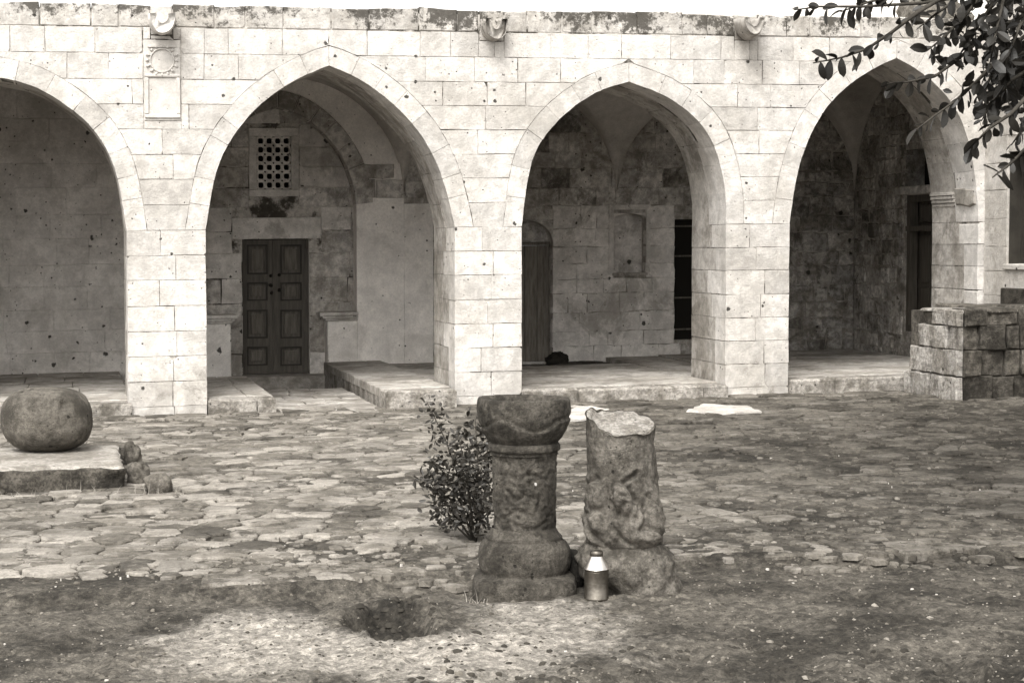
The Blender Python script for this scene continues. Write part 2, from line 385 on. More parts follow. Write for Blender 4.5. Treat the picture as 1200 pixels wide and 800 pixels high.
# ================================================================== GROUND
STEP = [(-40, -10.05), (-.4, -10.0), (1.7, -10.1), (2.3, -9.95), (3.4, -9.95), (5.5, -10.35), (60, -10.6)]
sx_ = [p[0] for p in STEP]; sy_ = [p[1] for p in STEP]
PITC = G(460, 729, -.08)
def gz(x, y, fine=True):
    x = np.asarray(x, float); y = np.asarray(y, float)
    z = Z0 + SLOPE * np.clip(x, -15, 15)
    ys = np.interp(x, sx_, sy_) + .10 * fbm(x * 1.7, x * 0 + 3, 0, 5, 4)
    front = sstep(.12, -.12, y - ys)
    z = z - .085 * front
    near = sstep(-25, -18, y) * sstep(25, 14, np.abs(x - 4))
    z = z + (.018 * fbm(x * .9, y * .9, 0, 1, 4)) * near
    if fine:
        rough = .010 + .018 * front + .06 * sstep(-11.7, -12.5, y) * sstep(.8, 1.8, x)
        z = z + rough * fbm(x * 5, y * 4, 0, 2, 5) * near + .016 * front * near * np.maximum(0, fbm(x * 9, y * 9, 0, 61, 4)) + (.006 + .008 * front) * fbm(x * 17, y * 15, 0, 62, 3) * near
        z = z - .03 * np.maximum(0, fbm(x * 2.2, y * 2.2, 0, 9, 4) - .25) * front * near
    if fine: z = z + .022 * near * front * np.maximum(0, fbm(x * .8 + 7, y * 4.5 + .6 * x, 0, 44, 3)) 
    # the dug hole and its spoil
    q = np.sqrt(((x - PITC[0]) / .25) ** 2 + ((y - PITC[1]) / .42) ** 2) + .45 * fbm(x * 6, y * 4, 0, 11, 3)
    z = z - .11 * sstep(1.15, .6, q) + .02 * sstep(1.6, 1.1, q) * sstep(.8, 1.05, q)
    z = z + .045 * np.exp(-(((x - PITC[0] - .13) / .12) ** 2 + ((y - PITC[1] - .20) / .25) ** 2)) * (1 + .8 * fbm(x * 14, y * 12, 0, 3, 3))
    z = z + .028 * fbm(x * 20, y * 14, 0, 8, 4) * sstep(1.5, .9, q)
    return z
xs = np.concatenate([[-300, -120, -50, -25, -12, -7, -4.5, -3.2, -2.4], np.arange(-1.9, 1.2, .03), np.arange(1.2, 2.25, .014), np.arange(2.25, 6.6, .03), np.arange(6.6, 12, .08), [13, 15, 20, 30, 60, 120, 300]])
ys = np.concatenate([[-300, -120, -60, -35, -26, -22, -19, -17, -15.5, -14.6], np.arange(-14, -12.2, .03), np.arange(-12.2, -10.6, .016), np.arange(-10.6, -9.3, .03), np.arange(-9.3, -.5, .05), np.arange(-.5, 1, .1), [2, 3, 5, 8, 12, 20, 40, 100, 300]])
XX, YY = np.meshgrid(xs, ys); ZZ = gz(XX, YY)
ZZ = np.where((YY > .3), np.minimum(ZZ, Z0 + SLOPE * np.clip(XX, -15, 15) - .32), ZZ)
nx, ny = len(xs), len(ys)
verts = np.stack([XX.ravel(), YY.ravel(), ZZ.ravel()], 1)
idx = np.arange(nx * ny).reshape(ny, nx)
quads = np.stack([idx[:-1, :-1], idx[:-1, 1:], idx[1:, 1:], idx[1:, :-1]], -1).reshape(-1, 4)
gm = bpy.data.meshes.new('courtyard_ground'); gm.vertices.add(len(verts)); gm.vertices.foreach_set('co', verts.ravel())
gm.loops.add(quads.size); gm.loops.foreach_set('vertex_index', quads.ravel().astype(np.int32))
gm.polygons.add(len(quads)); gm.polygons.foreach_set('loop_start', np.arange(0, quads.size, 4, dtype=np.int32))
gm.polygons.foreach_set('use_smooth', np.ones(len(quads), bool))
gm.update(calc_edges=True); gm.materials.append(M['soil'])
def blob(px, py, wx, wy):
    c = G(px, py, -.06); return np.exp(-(((XX - c[0]) / wx) ** 2 + ((YY - c[1]) / wy) ** 2))
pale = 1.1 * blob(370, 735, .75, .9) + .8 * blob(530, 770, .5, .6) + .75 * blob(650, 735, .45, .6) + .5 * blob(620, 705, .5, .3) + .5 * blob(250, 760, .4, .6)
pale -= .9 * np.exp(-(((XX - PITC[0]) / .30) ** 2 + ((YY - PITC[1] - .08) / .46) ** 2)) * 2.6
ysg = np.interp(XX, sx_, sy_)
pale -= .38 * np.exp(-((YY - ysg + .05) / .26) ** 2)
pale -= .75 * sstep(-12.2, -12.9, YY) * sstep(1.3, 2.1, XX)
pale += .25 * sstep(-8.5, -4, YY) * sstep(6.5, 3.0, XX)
pale -= .42 * sstep(2.5, 4.8, XX)  # tree shade put into the soil colour on the right
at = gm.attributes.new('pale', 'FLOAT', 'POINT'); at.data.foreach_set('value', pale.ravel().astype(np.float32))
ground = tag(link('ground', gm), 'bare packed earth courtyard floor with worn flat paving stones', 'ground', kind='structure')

# paving stones: a relaxed Voronoi pattern of flat worn stones
def clip(poly, p, nrm):
    o = []
    for i in range(len(poly)):
        a, b = poly[i - 1], poly[i]
        da, db = (a - p) @ nrm, (b - p) @ nrm
        if da <= 0: o.append(a)
        if (da < 0) != (db < 0): o.append(a + (b - a) * da / (da - db))
    return o
rs = np.random.RandomState(4)
PL = None
pts = []
gy = -9.75
while gy < -.16:
    row = .17 + .11 * rs.rand()
    x = -1.6
    while x < 11.3:
        wd = .12 + .27 * rs.rand()
        pts.append((x + wd / 2, gy + row / 2 + .17 * (rs.rand() - .5), )); x += wd
    gy += row
pts = np.array(pts)
def vis(p):
    px, py, z = proj((p[0], p[1], base(p[0]))); return -70 < px < 1270 and 440 < py < 720
pieces = []
for i, p in enumerate(pts):
    if not vis(p): continue
    if p[1] > -1.35 and p[0] > 9.55: continue
    dd = np.hypot(*(pts - p).T); nb = np.argpartition(dd, 15)[:16]; nb = nb[nb != i]; nb = nb[np.argsort(dd[nb])]
    poly = [p + np.array(c) for c in ((-.5, -.5), (.5, -.5), (.5, .5), (-.5, .5))]
    for j in nb:
        poly = clip(poly, (p + pts[j]) / 2, (pts[j] - p) / dd[j])
        if len(poly) < 3: break
    if len(poly) < 3: continue
    c = sum(poly) / len(poly)
    if min(q[1] - np.interp(q[0], sx_, sy_) for q in poly) < .22: continue
    # worn-away or earth-covered places carry no stone
    bury = float(fbm(c[0] * .55, c[1] * .45, 0, 21, 3)) + .30 * float(sstep(-8.2, -9.7, c[1])) + .34 * rs.rand() - .16
    if bury > .22 + .16 * rs.rand(): continue
    pieces.append((poly, c, bury))
def pave_mesh(poly, c, bury):
    sh = .90 + .08 * rs.rand(); poly = [c + (q - c) * sh for q in poly]
    o = []                                         # broken, unevenly worn outline
    for i in range(len(poly)):
        a, b = poly[i], poly[(i + 1) % len(poly)]; l = np.hypot(*(b - a)); t0 = .10 + .12 * rs.rand()
        o.append(a + (b - a) * t0)
        if l > .10: o.append(a + (b - a) * (.35 + .3 * rs.rand()) + (rs.rand(2) - .5) * .05)
        o.append(a + (b - a) * (1 - t0 * rs.rand()))
    poly = [q + (rs.rand(2) - .5) * .018 for q in o]
    n = len(poly); top = .008 + .018 * rs.rand() - .012 * max(0, bury)
    tx, ty = (rs.rand(2) - .5) * .05
    zb = float(gz(c[0], c[1], False))
    v = []
    for k, lift in ((1.03, -.02), (1.0, top - .007), (.88, top)):
        for q in poly:
            p = c + (q - c) * k; v.append((p[0], p[1], zb + SLOPE * (p[0] - c[0]) + lift + tx * (p[0] - c[0]) + ty * (p[1] - c[1]) + .004 * (rs.rand() - .5)))
    v.append((c[0], c[1], zb + top + .003))
    f = []
    for k in (0, n): f += [(k + i, k + (i + 1) % n, k + n + (i + 1) % n, k + n + i) for i in range(n)]
    f += [(2 * n + i, 2 * n + (i + 1) % n, 3 * n) for i in range(n)]
    return v, f
pieces.sort(key=lambda q: -proj((q[1][0], q[1][1], 0))[1])
sv, sf, srn = [], [], []
def setrnd(o, vals):
    o.data.attributes.new('rnd', 'FLOAT', 'POINT').data.foreach_set('value', np.array(vals, np.float32)); return o
for k, (poly, c, bury) in enumerate(pieces):
    v, f = pave_mesh(poly, c, bury)
    rn = rs.rand()
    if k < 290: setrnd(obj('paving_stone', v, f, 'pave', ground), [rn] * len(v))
    else:
        o = len(sv); sv += v; srn += [rn] * len(v); sf += [tuple(i + o for i in q) for q in f]
CG = np.array([G(-40 + 1280 * rs.rand(), 472 + 205 * rs.rand() ** 1.15) for _ in range(4200)]); CGZ = gz(CG[:, 0], CG[:, 1])
for k in range(4200):                              # small cobbles and broken pieces packed between the larger stones
    x, y = CG[k, 0], CG[k, 1]
    if y > -.25 or y < np.interp(x, sx_, sy_) - .1 or (x < .55 and -7.4 < y < -3.6) or (x > 9.5 and y > -1.4): continue
    r = .022 + .06 * rs.rand() ** 2; n = 6; rn = rs.rand(); a0 = rs.rand() * 6.28; z = float(CGZ[k]); tp_ = .004 + .012 * rs.rand(); o = len(sv)
    rr_ = [r * (.7 + .6 * rs.rand()) for _ in range(n)]
    for kk, lift in ((1.05, -.02), (1.0, tp_ - .005), (.8, tp_)):
        for i in range(n):
            t = a0 + 2 * math.pi * i / n; sv.append((x + rr_[i] * kk * math.cos(t), y + 1.15 * rr_[i] * kk * math.sin(t), z + lift))
    for q in (0, n): sf += [(o + q + i, o + q + (i + 1) % n, o + q + n + (i + 1) % n, o + q + n + i) for i in range(n)]
    sf.append(tuple(o + 2 * n + i for i in range(n))); srn += [rn] * (3 * n)
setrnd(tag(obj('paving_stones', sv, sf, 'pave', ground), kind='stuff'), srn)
# long edging slabs of the step and the white slabs by the arcade
for (x0, x1) in ((.70, 1.25), (1.28, 1.74), (3.3, 3.9), (3.95, 4.7), (4.75, 5.6)):
    yy = np.interp((x0 + x1) / 2, sx_, sy_) + .09
    zt = float(gz((x0 + x1) / 2, yy + .2, False)) - base((x0 + x1) / 2) + .008
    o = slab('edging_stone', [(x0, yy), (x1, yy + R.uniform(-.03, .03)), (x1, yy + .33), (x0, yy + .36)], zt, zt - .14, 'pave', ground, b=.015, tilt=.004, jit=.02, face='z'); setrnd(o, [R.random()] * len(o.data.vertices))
for q in ([(664, 490), (708, 487), (714, 478), (672, 474)], [(806, 480), (850, 484), (892, 481), (880, 474), (826, 472)]):
    pl = [tuple(G(px, py, .03)[:2]) for px, py in q]
    zt = float(gz(*np.mean(pl, 0), False)) - base(np.mean(pl, 0)[0]) + .040
    tag(slab('paving_stone', pl, zt, zt - .1, 'whiteslab', ground, b=.008, tilt=.002, jit=.03, face='z', sub=.12), 'white limestone slab lying before the arcade kerb')

# ================================================================== ARCADE
T = 1.2                                  # thickness of the arcade front
bld = tag(empty('arcade_building', (4.5, 2, 0)), 'pale limestone building front with four pointed arches and a vaulted walkway', 'building')
class B0: pass
bld.location = (0, 0, 0)
A_PX = [
 ([], [(-9, 90), (28, 95.6), (51, 106), (78, 123), (102, 142), (119, 162), (131, 186), (140, 214), (145, 250), (147, 275)]),
 ([(244.5, 248), (252, 203), (260, 181), (277, 153), (303, 123), (327, 105), (352.5, 90), (385.5, 77)],
  [(385.5, 77), (404, 84), (420, 91), (440, 105), (460, 120), (479, 140), (494, 157.5), (507.5, 180), (515, 197.5), (525, 229), (531, 257)]),
 ([(614, 250), (616.5, 218), (625, 180), (640, 156), (662, 133), (689, 113), (706, 104), (737, 96)],
  [(737, 96), (760, 104), (779, 111), (792.5, 120), (807.5, 131), (825, 147.5), (834, 162.5), (841, 180), (846, 200), (850, 222), (852, 250)]),
 ([(927, 250), (933, 207), (943, 173), (953, 151), (966, 128), (990, 102.5), (1011, 88), (1030.5, 76), (1051, 68)],
  [(1051, 68), (1064, 74), (1079, 84), (1095, 97), (1110, 112), (1124, 133), (1134, 160), (1141, 190), (1145, 225), (1146, 250)]),
]
JAMB = [(None, .625), (1.457, 4.206), (4.975, 7.412), (8.193, 10.607)]
TOP = 4.405
zc = [TOP]                                # course lines from the top down
hh = [.245, .275, .275, .265, .265, .27, .265, .275, .27, .27, .265, .28, .27, .27, .27, .27, .18]
for h in hh: zc.append(zc[-1] - h)
zc[-1] = -.12
SPR = min(zc, key=lambda z: abs(z - 2.10))
def smooth_curve(pts, n=40):
    p = np.array(pts, float); d = np.r_[0, np.cumsum(np.hypot(*np.diff(p, axis=0).T))]
    t = np.linspace(0, d[-1], n); q = np.stack([np.interp(t, d, p[:, 0]), np.interp(t, d, p[:, 1])], 1)
    for _ in range(10):
        q[1:-1] = .25 * q[:-2] + .5 * q[1:-1] + .25 * q[2:]
    return q
class Arch: pass
ARCHES = []
RING = .215
for i, (lp, rp) in enumerate(A_PX):
    a = Arch(); rr = [L(px, py, 0) for px, py in rp]
    ax = rr[0][0]; jr = JAMB[i][1]
    rr = [p for p in rr if p[1] > SPR + .03]
    if not lp: ll = [(2 * ax - x, z) for x, z in rr][::-1]; jl = 2 * ax - jr
    else: ll = [p for p in (L(px, py, 0) for px, py in lp) if p[1] > SPR + .03]; jl = JAMB[i][0]
    a.jl, a.jr, a.ax = jl, jr, ax
    a.l = smooth_curve([(jl, SPR)] + ll); a.r = smooth_curve(rr + [(jr, SPR)]); a.az = a.l[-1][1]
    def offs(c, side):
        t = np.gradient(c, axis=0); t /= np.linalg.norm(t, axis=1)[:, None]
        n = np.stack([-t[:, 1], t[:, 0]], 1); return c + n * RING
    a.lo = offs(a.l, 0); a.ro = offs(a.r, 1)
    a.lo[0] = (jl - RING, SPR); a.ro[-1] = (jr + RING, SPR)
    top = max(a.lo[-1][1], a.ro[0][1]) + .012; a.lo[-1] = (ax, top); a.ro[0] = (ax, top); a.oz = top
    ARCHES.append(a)
def xl_in(a, z, e=0):
    if z < SPR: return a.jl - e
    if z >= a.az + e: return a.ax
    return min(a.ax, float(np.interp(z, a.l[:, 1], a.l[:, 0])) - e)
def xr_in(a, z, e=0):
    if z < SPR: return a.jr + e
    if z >= a.az + e: return a.ax
    return max(a.ax, float(np.interp(z, a.r[::-1, 1], a.r[::-1, 0])) + e)
def xl_out(a, z):
    if z < SPR - 1e-6: return a.jl
    if z >= a.oz: return a.ax
    return float(np.interp(z, a.lo[:, 1], a.lo[:, 0]))
def xr_out(a, z):
    if z < SPR - 1e-6: return a.jr
    if z >= a.oz: return a.ax
    return float(np.interp(z, a.ro[::-1, 1], a.ro[::-1, 0]))
XL, XR = -5.5, 11.6
wallpart = None
# mortar core of the front wall
def core(name, regs, y0, y1, zlo, zhi, mat, parent, nz=90, caps=True):
    mb = MB(); zs = np.linspace(zlo, zhi, nz)
    for lf, rf in regs:
        lft = [lf(z) for z in zs]; rgt = [rf(z) for z in zs]
        for k in range(nz - 1):
            a0, a1, b0, b1 = lft[k], lft[k + 1], rgt[k], rgt[k + 1]; z0, z1 = zs[k], zs[k + 1]
            if b0 - a0 < 1e-4 and b1 - a1 < 1e-4: continue
            mb.add([(a0, y0, z0), (b0, y0, z0), (b1, y0, z1), (a1, y0, z1), (a0, y1, z0), (b0, y1, z0), (b1, y1, z1), (a1, y1, z1)],
                   [(0, 1, 2, 3), (5, 4, 7, 6), (4, 0, 3, 7), (1, 5, 6, 2)])
        mb.add([(lft[-1], y0, zhi), (rgt[-1], y0, zhi), (rgt[-1], y1, zhi), (lft[-1], y1, zhi)], [(0, 1, 2, 3)])
    return mb.build(name, mat, parent)
E = .016
regs = []
for j in range(5):
    lf = (lambda z: XL) if j == 0 else (lambda z, a=ARCHES[j - 1]: xr_in(a, z, E))
    rf = (lambda z: XR) if j == 4 else (lambda z, a=ARCHES[j]: xl_in(a, z, E))
    regs.append((lf, rf))
front = core('front_wall', regs, .011, T - .02, -.3, TOP - .05, 'mortar', bld)

# voussoirs: a front ring and a second ring behind it (the soffit)
def joints(l, step):
    n = max(3, int(round(l / step))); t = np.linspace(0, 1, n + 1); t[1:-1] += np.array([R.uniform(-.22, .22) / n for _ in range(n - 1)]); return t
def ringstones(inn, outn, y0, y1, step, mat, name, parent, gap=.002, b=.0022):
    d = np.r_[0, np.cumsum(np.hypot(*np.diff(inn, axis=0).T))]; t = joints(d[-1], step) * d[-1]
    for k in range(len(t) - 1):
        s = np.linspace(t[k] + gap * .7, t[k + 1] - gap * .7, 5)
        i_ = [(np.interp(q, d, inn[:, 0]), np.interp(q, d, inn[:, 1])) for q in s]
        o_ = [(np.interp(q, d, outn[:, 0]), np.interp(q, d, outn[:, 1])) for q in s]
        o_ = [(i[0] + (o[0] - i[0]) * .985, i[1] + (o[1] - i[1]) * .985) for i, o in zip(i_, o_)]
        poly = i_ + o_[::-1]
        ar = sum(poly[m][0] * poly[(m + 1) % 10][1] - poly[(m + 1) % 10][0] * poly[m][1] for m in range(10))
        if ar < 0: poly = poly[::-1]
        dep = y1 + R.uniform(-.08, .08) if y0 < .1 else y1
        slab(name, poly, y0, dep, mat, parent, b=b, tilt=.003, jit=.0025, sub=0)
for a in ARCHES:
    for inn, outn in ((a.l, a.lo), (a.r, a.ro)):
        ringstones(inn, outn, 0, .52, .30, 'ashlar', 'voussoir', front)
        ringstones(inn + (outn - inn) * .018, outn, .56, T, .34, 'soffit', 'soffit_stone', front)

# ashlar courses
SKIP = []                                  # places taken by panel and spouts (x0, x1, z0, z1)
p0, p1 = L(167.5, 46, 0), L(212.5, 142, 0); SKIP.append((p0[0], p1[0], p1[1], p0[1]))
SP = [(176, 203, 3, 42), (561, 591, 10, 49), (861, 888, 14, 48)]
for q in SP:
    p0, p1 = L(q[0], q[2], 0), L(q[1], q[3], 0); SKIP.append((p0[0], p1[0], p1[1], TOP + .1))
def clipstone(x0, x1, z0, z1):
    res = [(x0, x1, z0, z1)]
    for a0, a1, b0, b1 in SKIP:
        nr = []
        for (u0, u1, v0, v1) in res:
            if u1 <= a0 or u0 >= a1 or v1 <= b0 or v0 >= b1: nr.append((u0, u1, v0, v1)); continue
            if u0 < a0 - .03: nr.append((u0, a0, v0, v1))
            if u1 > a1 + .03: nr.append((a1, u1, v0, v1))
            c0, c1 = max(u0, a0), min(u1, a1)
            if v0 < b0 - .04 and c1 - c0 > .05: nr.append((c0, c1, v0, b0))
            if v1 > b1 + .04 and c1 - c0 > .05: nr.append((c0, c1, b1, v1))
        res = nr
    return res
g = .0030
for ci in range(len(zc) - 1):
    z1, z0 = zc[ci], zc[ci + 1]; zm = (z0 + z1) / 2
    # intervals between arches on this course
    bounds = []; cur = (lambda z: XL)
    for a in ARCHES:
        if z0 >= a.oz - .02: continue
        bounds.append((cur, (lambda z, a=a: xl_out(a, z)))); cur = (lambda z, a=a: xr_out(a, z))
    bounds.append((cur, lambda z: XR))
    for lf, rf in bounds:
        lo = min(lf(z0 + .001), lf(z1 - .001)); hi = max(rf(z0 + .001), rf(z1 - .001))
        ml, mr = lf(zm), rf(zm)
        if hi - lo < .05: continue
        wdt = mr - ml
        n = max(1, int(round(wdt / R.uniform(.40, .50)))); 
        js = [lo] + sorted([ml + wdt * (k + R.uniform(-.26, .26)) / n for k in range(1, n)]) + [hi]
        zlow = R.uniform(0, 0)
        for k in range(len(js) - 1):
            for (u0, u1, v0, v1) in clipstone(js[k], js[k + 1], z0, z1):
                first, last = (k == 0 and u0 == js[0]), (k == len(js) - 2 and u1 == js[-1])
                zz = np.linspace(v0 + g, v1 - g, 6 if (first or last) and z1 > SPR else 2)
                Lp, Rp = [], []
                for z in zz:
                    xa = max(u0, lf(z)) + (g if not (z1 <= SPR + .01 and first) else 0); xb = min(u1, rf(z)) - (g if not (z1 <= SPR + .01 and last) else 0)
                    if xb - xa > .012: Lp.append((xa, z)); Rp.append((xb, z))
                if len(Lp) < 2: continue
                poly = Rp[:] ; poly = [Lp[0]] + Rp + Lp[:0:-1]
                top = (ci == 0)
                if len(poly) == 4 and R.random() < .30:      # a knocked-off corner
                    kc = R.randrange(4); A_, B_, C_2 = [np.array(poly[(kc + w_) % 4]) for w_ in (-1, 0, 1)]
                    c1_, c2_ = R.uniform(.015, .05), R.uniform(.012, .04)
                    pa = B_ + (A_ - B_) / np.linalg.norm(A_ - B_) * c1_; pb = B_ + (C_2 - B_) / np.linalg.norm(C_2 - B_) * c2_
                    poly = poly[:kc] + [tuple(pa), tuple(pb)] + poly[kc + 1:]
                if top:
                    hn = .018 * float(fbm((u0 + u1) * 3, 1, 0, 6, 3)); poly = [(x, z + (hn + R.uniform(-.012, .012) if z > v1 - .03 else 0)) for x, z in poly]
                jm = z1 <= SPR + .01 and ((first and lf(zm) > XL + .1) or (last and rf(zm) < XR - .1))
                dep = R.choice((.34, .48, .62)) if jm else .2
                slab('ashlar_stone', poly, 0, (.9 if top else dep), 'parapet' if ci < 1 else 'ashlar', front, b=.0022 if not top else .012, tilt=.004 if not top else .008, jit=.0042 if not top else .006)
                if jm:
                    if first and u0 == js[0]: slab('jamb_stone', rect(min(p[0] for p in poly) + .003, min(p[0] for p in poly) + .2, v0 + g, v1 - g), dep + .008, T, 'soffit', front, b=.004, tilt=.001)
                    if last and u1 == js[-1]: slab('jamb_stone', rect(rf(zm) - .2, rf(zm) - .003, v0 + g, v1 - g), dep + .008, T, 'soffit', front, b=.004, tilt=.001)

# carved panel below the first spout
a0, a1, b0, b1 = SKIP[0]
mb = MB(); cx = (a0 + a1) / 2; wd = a1 - a0
mid = L(190, 87, 0)[1]
slab('carved_panel', rect(a0 + .005, a1 - .005, b0 + .004, b1 - .004), .001, .2, 'panel', front, b=.006, tilt=.001)
fr = MB(); zt, zb = mid, b0 + .03
for (x0, x1, z0, z1) in ((a0 + .012, a1 - .012, zt - .035, zt), (a0 + .012, a1 - .012, zb, zb + .04), (a0 + .012, a0 + .05, zb + .041, zt - .036), (a1 - .05, a1 - .012, zb + .041, zt - .036)):
    fr.box(x0, x1, -.018, .05, z0, z1, .008)
fr.build('panel_frame', 'panel', front)
rz = L(190, 71, 0)[1]; ro = MB(); N = 16
for k in range(N):
    t = 2 * math.pi * k / N; r0, r1 = .135, .168
    ro.tube([(cx + math.cos(t) * r0, -.004, rz + math.sin(t) * r0), (cx + math.cos(t) * (r1 + .012 * (k % 2)), -.008, rz + math.sin(t) * r1)], [.010, .016], 6)
ring = []
ro.tube([(cx + .125 * math.cos(t), -.002, rz + .125 * math.sin(t)) for t in np.linspace(0, 2 * math.pi, 40)], .010, 6)
ro.build('carved_rosette', 'panel', front, True)
lb = MB(); lb.box(cx - .15, cx + .15, -.018, .03, b1 - .085, b1 - .066); lb.build('panel_fillet', 'panel', front)

# waterspouts: trough stones that stick out of the parapet
def spout(k, wid, hgt, leng, yaw, drop, mat, round_=False, bite=0.):
    x0, x1, z0, z1 = SKIP[k + 1]; cx = (x0 + x1) / 2
    slab('ashlar_stone', rect(x0 + .006, x1 - .006, z0 + .005, TOP - .01), .003, .6, mat, front, b=.012, tilt=.001, jit=.006)
    n = 15; v, f = [], []
    prof = []
    for i in range(n):                              # U-shaped outer wall, then the hollow back
        t = math.pi * (i / (n - 1)); prof.append((math.cos(t) * wid / 2, -math.sin(t) ** (.7 if not round_ else 1) * hgt))
    for i in range(n):
        t = math.pi * (1 - i / (n - 1)); prof.append((math.cos(t) * wid * .27, -math.sin(t) * hgt * .52 - .0))
    m = len(prof); ns = 9
    for s in range(ns):
        q = s / (ns - 1); y = .1 - q * leng
        for i, (px, pz) in enumerate(prof):
            sc = 1 + .10 * math.sin(q * 3.1) - (.16 * max(0, q - .7) / .3 if round_ else 0)
            nn = float(fbm(px * 14 + k * 5, pz * 14, y * 9, 40 + k, 3)) * .018
            yy = y + (bite * .12 * max(0, px / wid * 2) if s == ns - 1 else 0)
            v.append((cx + px * sc + yaw * q * leng + nn, yy + nn, z0 + hgt * 1.12 + pz * sc - drop * q + nn * .6))
    for s in range(ns - 1):
        f += [(s * m + i, s * m + (i + 1) % m, (s + 1) * m + (i + 1) % m, (s + 1) * m + i) for i in range(m)]
    f.append(tuple((ns - 1) * m + i for i in range(m))[::-1])
    return obj('water_spout', shear(v), f, mat, front, True)
spout(0, .25, .20, .46, -.02, .03, 'ashlar')
spout(1, .25, .22, .34, .02, .02, 'parapet', bite=1)
spout(2, .27, .22, .50, -.10, .03, 'soffit', True)

# ------------------------------------------------------------------ inside: back wall, vaults, floors
YB, YD = 4.9, 5.2                         # plane of the back wall, plane of the door recess
BX = [-2.55, 1.05, 4.52, 7.58, 11.22]     # bay limits
VS = 2.44
def pointed(u, a, r):                     # two-centred arch, u = offset from the middle, a = half span, r = rise
    Rr = (a * a + r * r) / (2 * a); u = min(abs(u), a)
    return math.sqrt(max(0, Rr * Rr - (u + Rr - a) ** 2))
CROWN = [3.9, 4.08, 4.05, 4.1]
for b in range(4):
    x0, x1 = BX[b], BX[b + 1]; n, m = 48, 44; v = []
    for j in range(m + 1):
        y = T - .05 + (YB + .4 - T + .05) * j / m
        for i in range(n + 1):
            x = x0 + (x1 - x0) * i / n
            zx = VS + pointed(x - (x0 + x1) / 2, (x1 - x0) / 2, CROWN[b] - VS)
            zy = VS + pointed(y - (T + YB) / 2, (YB - T) / 2, CROWN[b] - VS - .02) if T <= y <= YB else VS
            v.append((x, y, max(zx, zy) + .01 * float(fbm(x * 2, y * 2, 0, 31, 2))))
    f = [(j * (n + 1) + i, j * (n + 1) + i + 1, (j + 1) * (n + 1) + i + 1, (j + 1) * (n + 1) + i)[::-1] for j in range(m) for i in range(n)]
    obj('vault', shear(v), f, 'vault', bld, True)
MB().box(XL, XR, .93, 9, TOP - .22, TOP - .06).build('roof', 'mound', bld)
MB().box(XL, BX[0], T, 9, -.3, TOP - .23).build('cross_wall', 'back', bld)

def grid_wall(name, x0, x1, z0, z1, holes, y0, y1, mat, parent, axis='y'):
    xs_ = sorted({x0, x1, *[h[0] for h in holes], *[h[1] for h in holes]}); zs_ = sorted({z0, z1, *[h[2] for h in holes], *[h[3] for h in holes]})
    xs_ = [x for x in xs_ if x0 <= x <= x1]; zs_ = [z for z in zs_ if z0 <= z <= z1]
    inh = lambda x, z: any(h[0] < x < h[1] and h[2] < z < h[3] for h in holes)
    mb = MB()
    cell = {(i, k): not inh((xs_[i] + xs_[i + 1]) / 2, (zs_[k] + zs_[k + 1]) / 2) for i in range(len(xs_) - 1) for k in range(len(zs_) - 1)}
    for (i, k), ok in cell.items():
        if not ok: continue
        a, b, c, d = xs_[i], xs_[i + 1], zs_[k], zs_[k + 1]
        mb.add([(a, y0, c), (b, y0, c), (b, y0, d), (a, y0, d)], [(0, 1, 2, 3)])
        mb.add([(a, y1, c), (b, y1, c), (b, y1, d), (a, y1, d)], [(3, 2, 1, 0)])
        for di, dk, e in ((-1, 0, ((a, c), (a, d))), (1, 0, ((b, d), (b, c))), (0, -1, ((b, c), (a, c))), (0, 1, ((a, d), (b, d)))):
            if not cell.get((i + di, k + dk), False):
                (ex, ez), (fx, fz) = e; mb.add([(ex, y0, ez), (fx, y0, fz), (fx, y1, fz), (ex, y1, ez)], [(0, 1, 2, 3)])
    if axis == 'x': mb.v = [(y, x, z) for x, y, z in mb.v]; mb.f = [q[::-1] for q in mb.f]
    return mb.build(name, mat, parent)
def stones_on(x0, x1, z0, z1, holes, y, mat, parent, name, hs=(.24, .34), ws=(.34, .62), face='y', depth=.12, b=.008, jit=.006, tilt=.006, gp=.005, keep=None, matf=None, sub=.14):
    z = z0
    while z < z1 - .05:
        h = R.uniform(*hs); h = h if z + h < z1 - .12 else z1 - z
        zm = z + h / 2
        blocked = sorted([(q[0], q[1]) for q in holes if q[2] < zm + h * .3 and q[3] > zm - h * .3])
        segs, c = [], x0
        for q in blocked:
            if q[0] > c: segs.append((c, min(q[0], x1)))
            c = max(c, q[1])
        if c < x1: segs.append((c, x1))
        for s0, s1 in segs:
            x = s0
            while x < s1 - .03:
                wd = R.uniform(*ws); wd = wd if x + wd < s1 - .14 else s1 - x
                if keep is None or keep(x + wd / 2, zm):
                    mm = matf(x + wd / 2, zm) if matf else mat
                    if mm: slab(name, rect(x + gp, x + wd - gp, z + gp, z + h - gp), y, y + depth, mm, parent, b=b, tilt=tilt, jit=jit, face=face, sub=sub)
                x += wd
        z += h
def vaultz(x, y=YB):
    for b in range(4):
        if BX[b] <= x <= BX[b + 1]: return VS + pointed(x - (BX[b] + BX[b + 1]) / 2, (BX[b + 1] - BX[b]) / 2, CROWN[b] - VS)
    return VS
under = lambda x, z: z < max(vaultz(x - .2), vaultz(x + .2)) + .25

# bay 1
grid_wall('back_wall', BX[0], BX[1], -.3, 4.2, [], YB + .012, YB + .6, 'backleft', bld)
backA = bld.children[-1]
stones_on(-1.3, BX[1], .1, 4.1, [], YB, 'backleft', backA, 'wall_stone', (.28, .36), (.4, .75), keep=under, gp=.0025, b=.004, tilt=.003)

